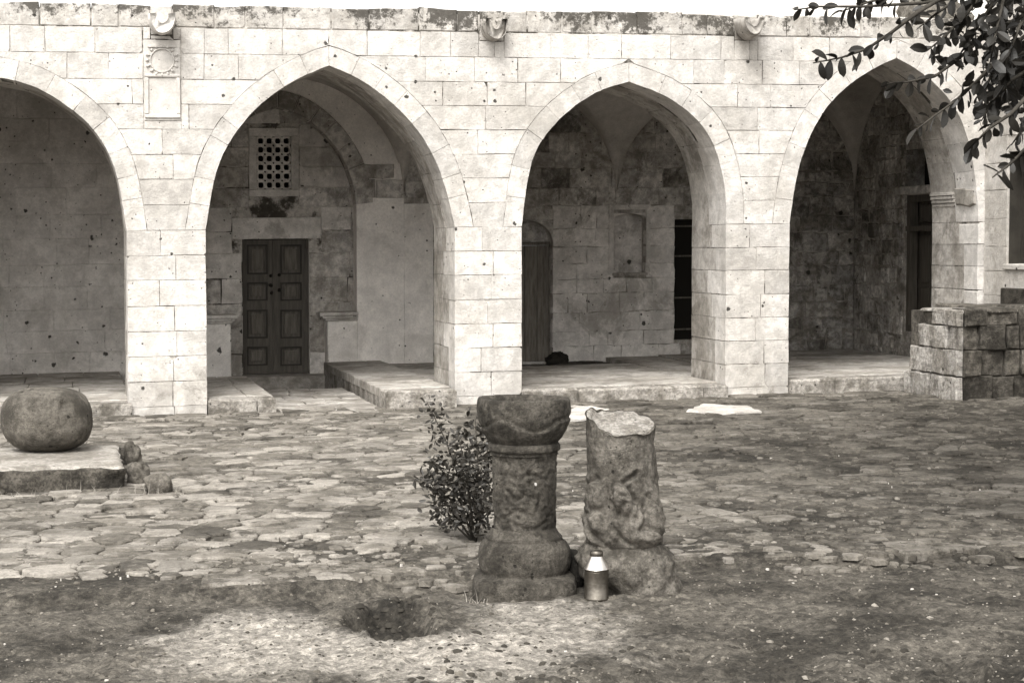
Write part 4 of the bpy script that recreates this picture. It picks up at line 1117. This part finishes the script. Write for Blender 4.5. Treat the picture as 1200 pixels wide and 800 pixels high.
for i in range(m + 1):
    q = i / m
    for k in range(n):
        t = 2 * math.pi * k / n; dd_ = rt * math.cos(t) + toC * math.sin(t); x, y = axt[0] + dd_[0] * rT * q * .985, axt[1] + dd_[1] * rT * q * .985
        v.append((x, y, ztopB(x, y) - .003))
for i in range(m): f += [(i * n + k, (i + 1) * n + k, (i + 1) * n + (k + 1) % n, i * n + (k + 1) % n) for k in range(n)]
obj('fractured_top', v, f, 'fresh', colB, True)
bB = densify([(hw * S2, z2(py)) for hw, py in ((57, 708), (59, 694), (57, 676), (59, 664), (58, 654), (53, 645), (47, 640), (42, 634))], .010)
def dBase(u, z, s):
    u_ = u / S2 + 740; py = float(np.interp(-z, [-z2(440), -z2(720)], [440, 720])); fr = s > 0
    e = .014 * np.maximum(0, 1 - np.abs(fbm(u * 11 + 2, z * 11, s, 58, 3)) * 4) - fr * .07 * bump2(u_, py, 700, 688, 26, 15)
    for cx, cy in ((712, 660), (745, 665), (770, 668), (785, 690), (755, 690)): e = e + fr * .03 * bump2(u_, py, cx, cy, 8, 14, .3)
    return e
lathe('base', ax2, bB, 'column2', colB, 160, square=[2.7] * len(bB), disp=dBase, seed=16, amp=.022, frq=9)

lathe('shaft', ax1, densify(prof1([(36, 632), (35.5, 610), (37, 570), (38, 531)]), .007), 'column', colA, 150, seed=5, amp=.009, frq=11,
      disp=lambda u, z, s: -.014 * np.maximum(0, fbm(u * 22, z * 22, s * 3, 77, 3)) + .006 * np.maximum(0, 1 - np.abs(fbm(u * 16, z * 12, s * 2, 79, 2)) * 6) - .04 * np.maximum(0, fbm(u * 30 + 9, z * 30, s * 3, 78, 2) - .3) + (s > 0) * grooves(u / S1 + 614, float(np.interp(-z, [-zb1(440), -zb1(720)], [440, 720])), LA, 2.0, .010))
bp_ = prof1([(58, 709), (60, 700), (61, 684), (59, 674), (54.5, 670), (51, 668), (53, 664), (54.5, 656), (54.5, 648), (53, 640), (49, 633), (44, 629), (45, 627), (41, 623), (37, 616)])
bq = densify(bp_, .010)
lathe('base', ax1, bq, 'column', colA, 110, square=[(3.4 if z < zb1(671) else 2.05) for r, z in bq], seed=6, amp=.009, frq=9)

# canister in front of the stump
cc = G(702.5, 704, -.085); dc = proj(cc)[2]; SC = dc / F; gcz = float(gz(cc[0], cc[1])) 
cc = np.array([cc[0], cc[1] + .06, gcz])
can = tag(empty('metal_canister'), 'small tin milk canister with a shiny conical shoulder and a lid', 'canister')
def cz(py): return gcz + (705 - py) * SC
axc = lambda z: (cc[0], cc[1])
def lt(l): return [(hw * SC, cz(py)) for hw, py in l]
lathe('body', axc, lt([(12, 705), (14.3, 705), (14.8, 703.5), (14.8, 702), (14.2, 701), (14.2, 669), (14.6, 668)]), 'tin', can, 48, seed=2, amp=.0008, frq=30)
lathe('shoulder', axc, lt([(14.6, 668), (14.2, 667.2), (7.4, 654), (7.2, 653)]), 'tinbright', can, 48, seed=2, amp=.0004, frq=30)
lathe('lid', axc, lt([(7.2, 653.2), (7.7, 652.5), (7.7, 648), (6.5, 646.5), (.2, 646)]), 'tin', can, 32, seed=2, amp=.0004, cap=True)
hb = MB()
for py_ in (684, 671): hb.tube([(cc[0] + 14.5 * SC * math.cos(t), cc[1] + 14.5 * SC * math.sin(t), cz(py_)) for t in np.linspace(0, 2 * math.pi, 28)], .0016, 5)
hb.build('body_hoop', 'tin', can, True, sh=False)
hb = MB(); hb.tube([(cc[0] + rt[0] * 12 * SC * math.cos(t), cc[1] + rt[1] * 12 * SC * math.cos(t) + .004, cz(660) - .9 * 9 * SC * math.sin(t) * -1) for t in np.linspace(0, math.pi, 14)], .0018, 5)
hb.build('wire_handle', 'tin', can, True, sh=False)
dkr = rock('dark_lump', tuple(np.array(G(680, 690, -.085)) + np.array((0, .10, .09))), (.055, .10, .12), 'darkpit', None, 71, .3, 2.2)  # stand-in lump for an unidentified dark shape
tag(dkr, 'dark rounded lump between the two columns', 'rock')

# ================================================================== ball on plinth, rocks
pz = .22
zpl = float(gz(.0, -6.5, False))
fr_c = PX  # noqa
def onz(px, py, z): d = ray(px, py); return CP + d * ((z - H) / d[2])
ztop = base(0) + .19
cA, cB_ = onz(147, 545, ztop), onz(120, 521, ztop)
yf, yb2 = cA[1], cB_[1]; xr = cA[0]
n = 60; v, f = [], []
pl = MB()
def pblock(x0, x1, y0, y1, z0, z1, name, mat, parent, seed, amp=.02):
    nx_, ny_, nz_ = 40, 28, 10; V = {}; vv = []; ff = []
    def P(i, j, k):
        key = (i, j, k)
        if key not in V:
            x = x0 + (x1 - x0) * i / nx_; y = y0 + (y1 - y0) * j / ny_; z = z0 + (z1 - z0) * k / nz_
            ex = min(i, nx_ - i) == 0; ey = min(j, ny_ - j) == 0; ez = k == nz_
            s = .018 if (ex + ey + ez) >= 2 else 0
            x += (s if i == 0 else -s if i == nx_ else 0); y += (s if j == 0 else -s if j == ny_ else 0); z -= s if ez else 0
            a = amp * (.35 if ez and not (ex or ey) else 1.0)
            d_ = [a * float(fbm(x * 6 + q * 31, y * 6, z * 8, seed + q, 4)) for q in range(3)]
            vv.append((x + d_[0], y + d_[1] * (1.8 if j == 0 else 1), z + d_[2] * .7)); V[key] = len(vv) - 1
        return V[key]
    for i in range(nx_):
        for j in range(ny_): ff.append((P(i, j, nz_), P(i + 1, j, nz_), P(i + 1, j + 1, nz_), P(i, j + 1, nz_)))
    for k in range(nz_):
        for i in range(nx_):
            ff.append((P(i, 0, k), P(i + 1, 0, k), P(i + 1, 0, k + 1), P(i, 0, k + 1))); ff.append((P(i + 1, ny_, k), P(i, ny_, k), P(i, ny_, k + 1), P(i + 1, ny_, k + 1)))
        for j in range(ny_):
            ff.append((P(nx_, j, k), P(nx_, j + 1, k), P(nx_, j + 1, k + 1), P(nx_, j, k + 1))); ff.append((P(0, j + 1, k), P(0, j, k), P(0, j, k + 1), P(0, j + 1, k + 1)))
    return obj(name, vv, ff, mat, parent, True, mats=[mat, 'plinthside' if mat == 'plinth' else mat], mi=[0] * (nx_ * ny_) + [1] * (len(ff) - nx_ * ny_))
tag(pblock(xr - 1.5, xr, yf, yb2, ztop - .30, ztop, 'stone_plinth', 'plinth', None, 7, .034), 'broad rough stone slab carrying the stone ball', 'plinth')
tag(pblock(xr - 1.0, xr + .12, yb2 + .03, yb2 + .65, ztop - .3, ztop - .05, 'stone_slab', 'rock', None, 23, .03), 'dark fallen slab lying behind the ball plinth', 'slab')
bc = onz(56, 532, ztop); bd = proj(bc)[2]; bs = bd / F; bc = bc + np.array((0, .30, 0)); bd = proj(bc)[2]; bs = bd / F
bp2 = []
for k in range(40):
    t = -math.pi / 2 + math.pi * k / 39; c_, s_ = math.cos(t), math.sin(t)
    bp2.append((max(.002, 52.5 * bs * abs(c_) ** .62), ztop + 36.5 * bs + 37.5 * bs * math.copysign(abs(s_) ** .86, s_)))
bo = lathe('stone_ball', lambda z: (bc[0], bc[1]), bp2, 'ball', None, 110, seed=30, amp=.013, frq=7,
           disp=lambda u, z, s: -.03 * bump2(u / bs + 56, 534 - (z - ztop) / bs, 85, 478, 4, 6) * (s > 0) - .02 * np.maximum(0, fbm(u * 9, z * 9, s * 3, 33, 3) - .2))
tag(bo, 'large flattened stone ball resting on the rough slab', 'ball')
for k, (px, py, rx, rz_, lab) in enumerate(((163, 570, .085, .11, 'grey upright rock against the corner of the ball plinth'), (186, 580, .095, .085, 'rounded dark rock lying just off the plinth corner'), (156, 548, .07, .13, 'jagged dark rock standing behind the upright grey one'))):
    g_ = G(px, py); tag(rock('rock', (g_[0], g_[1] + rx, float(gz(g_[0], g_[1])) + rz_ * .6), (rx, rx * 1.2, rz_), 'rock', None, 80 + k, .5, 2.7, 34, 20, 1.7), lab, 'rock')
hp = L(652, 411, YB - .25); tag(rock('dark_heap', (hp[0], YB - .3, FZ - .06 + base(hp[0]) + .05), (.15, .16, .11), 'darkpit', None, 90, .6, 2.2, 26, 16, 2.4), 'black heap of rags beside the small arched doorway', 'heap')

# ================================================================== plants
def leafmesh(name, l, wd, mat, fold=.25, bend=.2, n=6):
    v, f = [], []
    for i in range(n + 1):
        t = i / n; w_ = wd * .5 * (math.sin(math.pi * min(1, t * .86 + .06)) ** .8) * (.75 + .5 * t) if 0 < i < n else 0.0006
        y = l * t; z = -bend * l * t * t
        v += [(-w_, y, z + fold * w_), (0, y, z), (w_, y, z + fold * w_)]
    for i in range(n):
        a = 3 * i; f += [(a, a + 1, a + 4, a + 3), (a + 1, a + 2, a + 5, a + 4)]
    return v, f
def frame(dirv, roll):
    y = Vector(dirv).normalized(); x = y.cross(Vector((0, 0, 1))); x = x.normalized() if x.length > .05 else Vector((1, 0, 0)); z = x.cross(y)
    m = Matrix((x, y, z)).transposed(); return m @ Matrix.Rotation(roll, 3, 'Y')
# bush behind the first column
b0 = G(556, 634); bdist = proj(b0)[2]
bush = tag(empty('bush'), 'small dark leafy bush growing behind the bowl column', 'bush')
st = MB(); lv, lf_ = [], []
def addleaf(p, d_, l, wd, roll):
    v, f = leafmesh('', l, wd, None, .3, .15, 4); m = frame(d_, roll); o = len(lv)
    lv.extend([tuple(m @ Vector(q) + Vector(p)) for q in v]); lf_.extend([tuple(i + o for i in q) for q in f])
stems = [([(556, 634), (548, 600), (538, 560), (522, 515), (500, 470)], .0), ([(556, 634), (552, 590), (545, 545), (536, 505)], -.1), ([(557, 634), (560, 590), (560, 540), (557, 490)], .1),
         ([(556, 634), (535, 605), (515, 580), (500, 560)], .05), ([(557, 634), (566, 600), (570, 555), (572, 510)], .15), ([(556, 634), (540, 590), (522, 555), (506, 540)], -.15), ([(556, 634), (530, 612), (512, 596)], 0), ([(557, 634), (552, 600), (548, 575), (540, 540)], -.25), ([(557, 634), (562, 610), (566, 580)], -.2)]
for pts_, dd_ in stems:
    P3 = [PD(px, py, bdist + dd_ * t / (len(pts_) - 1)) for t, (px, py) in enumerate(pts_)]
    P3[0][2] = float(gz(P3[0][0], P3[0][1])) - .01
    st.tube(P3, [.008 * (1 - .7 * i / (len(P3) - 1)) for i in range(len(P3))], 6)
    seg = len(P3) - 1
    for k in range(190 if len(pts_) > 3 else 110):
        t = R.uniform(.20, 1.0) ** .8 * seg; i = min(seg - 1, int(t)); p = P3[i] + (P3[i + 1] - P3[i]) * (t - i)
        sp = .07 * (1 - .45 * t / seg)
        p = p + np.array([R.gauss(0, sp), R.gauss(0, sp * 1.2), R.gauss(0, sp * .8)])
        if p[2] < base(p[0]) + .04: continue
        d_ = Vector((R.gauss(0, 1), R.gauss(0, 1), R.gauss(.4, .6)))
        addleaf(p, d_, R.uniform(.022, .062), R.uniform(.014, .027), R.uniform(0, 6.28))
st.build('stem', 'bark', bush, True, sh=False)
tag(obj('foliage', lv, lf_, 'bushleaf', bush), kind='stuff')

# overhanging tree
tree = tag(empty('tree'), 'dark broad-leaved tree whose leafy twigs hang before the last arch', 'tree')
tb = PD(1560, 400, 10.2); tb = np.array([tb[0], tb[1], 0]); tb[2] = float(gz(tb[0], tb[1]))
trunk = MB(); tp = [tb + np.array(q) for q in ((0, 0, -.1), (.05, .03, .6), (-.02, .1, 1.3), (.1, .05, 2.0), (.02, 0, 2.7))]
trunk.tube(tp, [.24, .19, .17, .155, .14], 14); trunk.build('trunk', 'bark', tree, True, sh=False)
TW = [([(1222, -30), (1150, -8), (1080, 4), (1010, 8), (960, 8), (930, 12)], 9.6, 20), ([(1150, -30), (1075, 15), (1045, 38), (1015, 58), (985, 68), (953, 74)], 9.3, 24),
      ([(1215, 10), (1150, 45), (1120, 72), (1095, 90), (1065, 96), (1040, 98)], 9.7, 22), ([(1215, 55), (1165, 75), (1140, 100), (1120, 118), (1092, 138), (1074, 152)], 9.4, 22),
      ([(1220, 95), (1185, 133), (1160, 150), (1147, 163), (1138, 172)], 9.2, 14), ([(1222, 150), (1195, 182), (1180, 195), (1163, 208)], 9.0, 9),
      ([(1222, 25), (1180, 60), (1160, 92), (1150, 122)], 9.9, 18), ([(1165, -25), (1130, 20), (1105, 45), (1086, 60)], 9.8, 18), ([(1222, 70), (1185, 95), (1162, 120), (1150, 142)], 9.5, 16),
      ([(1225, -10), (1195, 30), (1180, 70), (1178, 110)], 9.3, 22), ([(1228, 20), (1200, 60), (1192, 100), (1186, 128)], 9.6, 18), ([(1190, -25), (1160, 10), (1140, 40), (1128, 66)], 9.5, 18),
      ([(1160, -30), (1120, 0), (1095, 18), (1075, 34)], 9.7, 14), ([(1229, 0), (1210, 40), (1200, 75), (1195, 95)], 9.8, 14), ([(1110, -30), (1060, -6), (1020, 2), (985, 14)], 9.5, 14), ([(1225, 120), (1200, 150), (1185, 170)], 9.4, 8), ([(1180, -20), (1172, 15), (1166, 45), (1160, 75)], 9.2, 16)]
lmesh = []
for k in range(4):
    v, f = leafmesh('leaf', .105, .05, None, (.2, .35, .1, .3)[k], (.15, .3, .45, .05)[k], 6); lmesh.append(mesh('leaf', v, f, 'leaf'))
hub = tp[-1]
leaves = 0
for pts_, dist, nl in TW:
    P3 = [PD(px, py, dist + .12 * math.sin(i * 1.7 + dist * 9)) for i, (px, py) in enumerate(pts_)]
    st_ = P3[0]; m0 = hub * .55 + st_ * .45 + np.array((0, 0, .35)); m1 = hub * .2 + st_ * .8 + np.array((0, 0, .22))
    full = [hub, m0, m1] + P3
    br_ = MB().tube(full, [.055, .035, .02] + [.013 * (1 - .75 * i / (len(P3) - 1)) for i in range(len(P3))], 7); br_.build('branch', 'bark', tree, True, sh=False)
    seg = len(P3) - 1
    for k in range(nl):
        t = (.12 + .88 * (k + R.random() * .6) / nl) * seg; i = min(seg - 1, int(t)); p = P3[i] + (P3[i + 1] - P3[i]) * min(1, t - i)
        tg = P3[i + 1] - P3[i]; tg = tg / np.linalg.norm(tg); side = (1 if k % 2 else -1)
        sd = np.cross(tg, (0, -1, 0)); d_ = tg * .5 + sd * side * .75 + np.array([R.gauss(0, .3), R.gauss(0, .4), -.45 + R.gauss(0, .25)])
        o = link('leaf', lmesh[k % 4], tree); s = R.uniform(.5, 1.05)
        o.matrix_local = Matrix.Translation(Vector(p)) @ (frame(d_, R.uniform(-1.6, 1.6)) @ Matrix.Diagonal((s, s, s))).to_4x4(); leaves += 1
# the rest of the crown, out of the picture
lv2, lf2 = [], []; base_l = leafmesh('', .085, .040, None, .25, .2, 3)
limb = MB()
for k in range(26):
    an = R.uniform(0, 6.28); el_ = R.uniform(.1, 1.3); ln = R.uniform(1.3, 2.5)
    dv = np.array([math.cos(an) * math.cos(el_), math.sin(an) * math.cos(el_), math.sin(el_)])
    e_ = hub + dv * ln; mid3 = hub + dv * ln * .5 + np.array((0, 0, .15))
    px, py, z = proj(e_)
    if px < 1330 and z > 0: continue
    limb.tube([hub, mid3, e_], [.05, .03, .008], 6)
    for c in range(11):
        cpos = hub + dv * ln * R.uniform(.45, 1.05) + np.array([R.gauss(0, .25) for _ in range(3)])
        for q in range(26):
            p = cpos + np.array([R.gauss(0, .17) for _ in range(3)])
            if proj(p)[0] < 1225: continue
            m = frame((R.gauss(0, 1), R.gauss(0, 1), R.gauss(-.3, .6)), R.uniform(0, 6.28)); o = len(lv2)
            lv2 += [tuple(m @ Vector(a) + Vector(p)) for a in base_l[0]]; lf2 += [tuple(i + o for i in a) for a in base_l[1]]
for k in range(80):                                  # thick of the crown at the corner of the view
    cpos = PD(R.uniform(1118, 1300), R.uniform(-40, 118), R.uniform(9.2, 10.4))
    if proj(cpos)[0] < 1150 and proj(cpos)[1] > 60: continue
    for q in range(11):
        p = cpos + np.array([R.gauss(0, .09) for _ in range(3)])
        m = frame((R.gauss(0, .8), R.gauss(0, .8), R.gauss(-.6, .5)), R.uniform(0, 6.28)); o = len(lv2)
        lv2 += [tuple(m @ Vector(a) + Vector(p)) for a in leafmesh('', .05 + .045 * ((q * 7) % 11) / 11, .026 + .018 * ((q * 7) % 11) / 11, None, .25, .2, 4)[0]]; lf2 += [tuple(i + o for i in a) for a in leafmesh('', .10, .048, None, .25, .2, 4)[1]]
cen = np.array((6.9, -9.6, 5.7)); bl_ = leafmesh('', .13, .062, None, .25, .2, 2)
for k in range(520):                                 # unseen crown added above the view to shade the right half of the yard
    dv = np.array([R.gauss(0, 1) for _ in range(3)]); dv /= np.linalg.norm(dv); cpos = cen + dv * np.array((3.7, 3.7, 1.7)) * R.random() ** .4
    if k % 13 == 0: limb.tube([hub, hub * .5 + cpos * .5 + np.array((0, 0, .3)), cpos], [.07, .04, .01], 6) if proj(hub * .3 + cpos * .7)[1] < -25 or proj(hub * .3 + cpos * .7)[0] > 1260 else None
    for q in range(30):
        p = cpos + np.array([R.gauss(0, .24) for _ in range(3)]); px, py, z_ = proj(p)
        if px < 1230 and py > -12 and z_ > 0: continue
        m = frame((R.gauss(0, 1), R.gauss(0, 1), R.gauss(-.4, .5)), R.uniform(0, 6.28)); o = len(lv2)
        lv2 += [tuple(m @ Vector(a) + Vector(p)) for a in bl_[0]]; lf2 += [tuple(i + o for i in a) for a in bl_[1]]
limb.build('limbs', 'bark', tree, True, sh=False)
tag(obj('foliage', lv2, lf2, 'leaf', tree), kind='stuff')

# ================================================================== litter: pale chips, twigs, dry grass
cv, cf = [], []
def chip(x, y, s):
    z = float(gz(x, y)) + (.012 if y > -9.7 else .003); o = len(cv); n = 7; a0 = R.uniform(0, 6.28); el2 = R.uniform(.3, .7); h = s * R.uniform(.1, .3)
    for lift, k in ((-.02, 1.0), (h, .8)):
        for i in range(n):
            t = 2 * math.pi * i / n; r = s * k * R.uniform(.75, 1.1); u, w_ = math.cos(t) * r, math.sin(t) * r * el2
            cv.append((x + u * math.cos(a0) - w_ * math.sin(a0), y + u * math.sin(a0) + w_ * math.cos(a0), z + lift))
    cf.extend([(o + i, o + (i + 1) % n, o + n + (i + 1) % n, o + n + i) for i in range(n)]); cf.append(tuple(o + n + i for i in range(n)))
for k in range(95):
    px, py = R.uniform(-20, 1220), 560 + 250 * R.random() ** 1.2
    if R.random() < .35: py = R.uniform(630, 700)
    g_ = G(px, py, -.06)
    if 540 < px < 810 and 600 < py < 712: continue
    chip(g_[0], g_[1], R.uniform(.004, .014))
for k in range(22):
    g_ = G(R.uniform(0, 1220), R.uniform(480, 600)); chip(g_[0], g_[1], R.uniform(.006, .014))
tag(obj('white_chips', cv, cf, 'chip'), 'white stone chips and petals strewn over the courtyard earth', 'litter', kind='stuff')
dv_, df_ = [], []
for k in range(770):                                # small dark clods and leaf scraps
    px, py = R.uniform(-20, 1220), R.uniform(690, 810)
    if k > 700: px, py = R.gauss(470, 26), R.gauss(722, 11)
    g_ = G(px, py, -.08); x, y = g_[0], g_[1]; s = R.uniform(.004, .014) * (1.7 if (py > 755 and px > 480) else 2.2 if k > 700 else .75); z = float(gz(x, y)); o = len(dv_); n = 6
    dv_.append((x, y, z + s * R.uniform(.35, .7)))
    for lift, kk in ((.28, .8), (-.3, 1.05)):
        for i in range(n): t = 2 * math.pi * i / n; r = s * kk * R.uniform(.7, 1.3); dv_.append((x + r * math.cos(t), y + r * math.sin(t), z + s * lift))
    df_ += [(o, o + 1 + i, o + 1 + (i + 1) % n) for i in range(n)] + [(o + 1 + i, o + 1 + n + i, o + 1 + n + (i + 1) % n, o + 1 + (i + 1) % n) for i in range(n)]
tag(obj('earth_clods', dv_, df_, 'litter', None, True), 'dark crumbled clods scattered over the foreground earth', 'litter', kind='stuff')
pv, pf, pr = [], [], []
GG = []
for k in range(5200):
    px, py = R.uniform(-30, 1230), 480 + 330 * R.random() ** .75; GG.append(G(px, py, -.05 if py > 665 else 0))
GG = np.array(GG); GGZ = gz(GG[:, 0], GG[:, 1])
for k in range(5200):                               # loose grit and small stones
    x, y = GG[k, 0], GG[k, 1]
    if y > -.3 or (x < .5 and -7.3 < y < -4.2): continue
    z = float(GGZ[k]) + (.006 if y > -9.6 else 0)
    s_ = R.uniform(.0025, .0075) * (1 + 2.2 * R.random() ** 8); o = len(pv); n = 5; rn = R.random()
    pv.append((x, y, z + s_ * R.uniform(.5, .9)))
    for lift, kk in ((.3, .85), (-.4, 1.0)):
        for i in range(n): t = 2 * math.pi * i / n + s_ * 900; r = s_ * kk * R.uniform(.65, 1.35); pv.append((x + r * math.cos(t), y + r * math.sin(t), z + s_ * lift))
    pf += [(o, o + 1 + i, o + 1 + (i + 1) % n) for i in range(n)] + [(o + 1 + i, o + 1 + n + i, o + 1 + n + (i + 1) % n, o + 1 + (i + 1) % n) for i in range(n)]; pr += [rn] * (1 + 2 * n)
def gritmat():
    m, q, b = newmat('mixed_grit'); rn = q.n('Attribute', attribute_name='rnd').outputs['Fac']
    q.l(q.mix(q.rng(rn, .55, 1.0), q.mix(q.rng(rn, 0, .5), sep(.045), sep(.13)), sep(.24)), b.inputs['Base Color']); return m
setrnd(tag(obj('loose_grit', pv, pf, gritmat()), 'loose grit and small stones scattered over the yard', 'grit', kind='stuff'), pr)
gv, gf = [], []
for (px, py, n, sp) in ((30, 587, 26, .3), (115, 586, 14, .2), (195, 585, 34, .09), (556, 692, 12, .05), (10, 592, 18, .2), (172, 585, 14, .05)):
    c = G(px, py, -.03)
    for k in range(n):
        x, y = c[0] + R.gauss(0, sp), c[1] + R.gauss(0, sp * .4); z = float(gz(x, y)) - .01; h = R.uniform(.02, .12) * R.uniform(.4, 1); a = R.uniform(0, 6.28); ln = R.uniform(.0, .10); o = len(gv); w_ = .0022
        for t in (0, .5, 1): 
            bx, by = x + math.cos(a) * ln * t * t, y + math.sin(a) * ln * t * t; gv += [(bx - w_ * (1 - t), by, z + h * t), (bx + w_ * (1 - t) + .0004, by, z + h * t)]
        gf += [(o, o + 1, o + 3, o + 2), (o + 2, o + 3, o + 5, o + 4)]
tag(obj('dry_grass', gv, gf, 'dry'), 'thin dry grass at the foot of the plinth and columns', 'grass', kind='stuff')
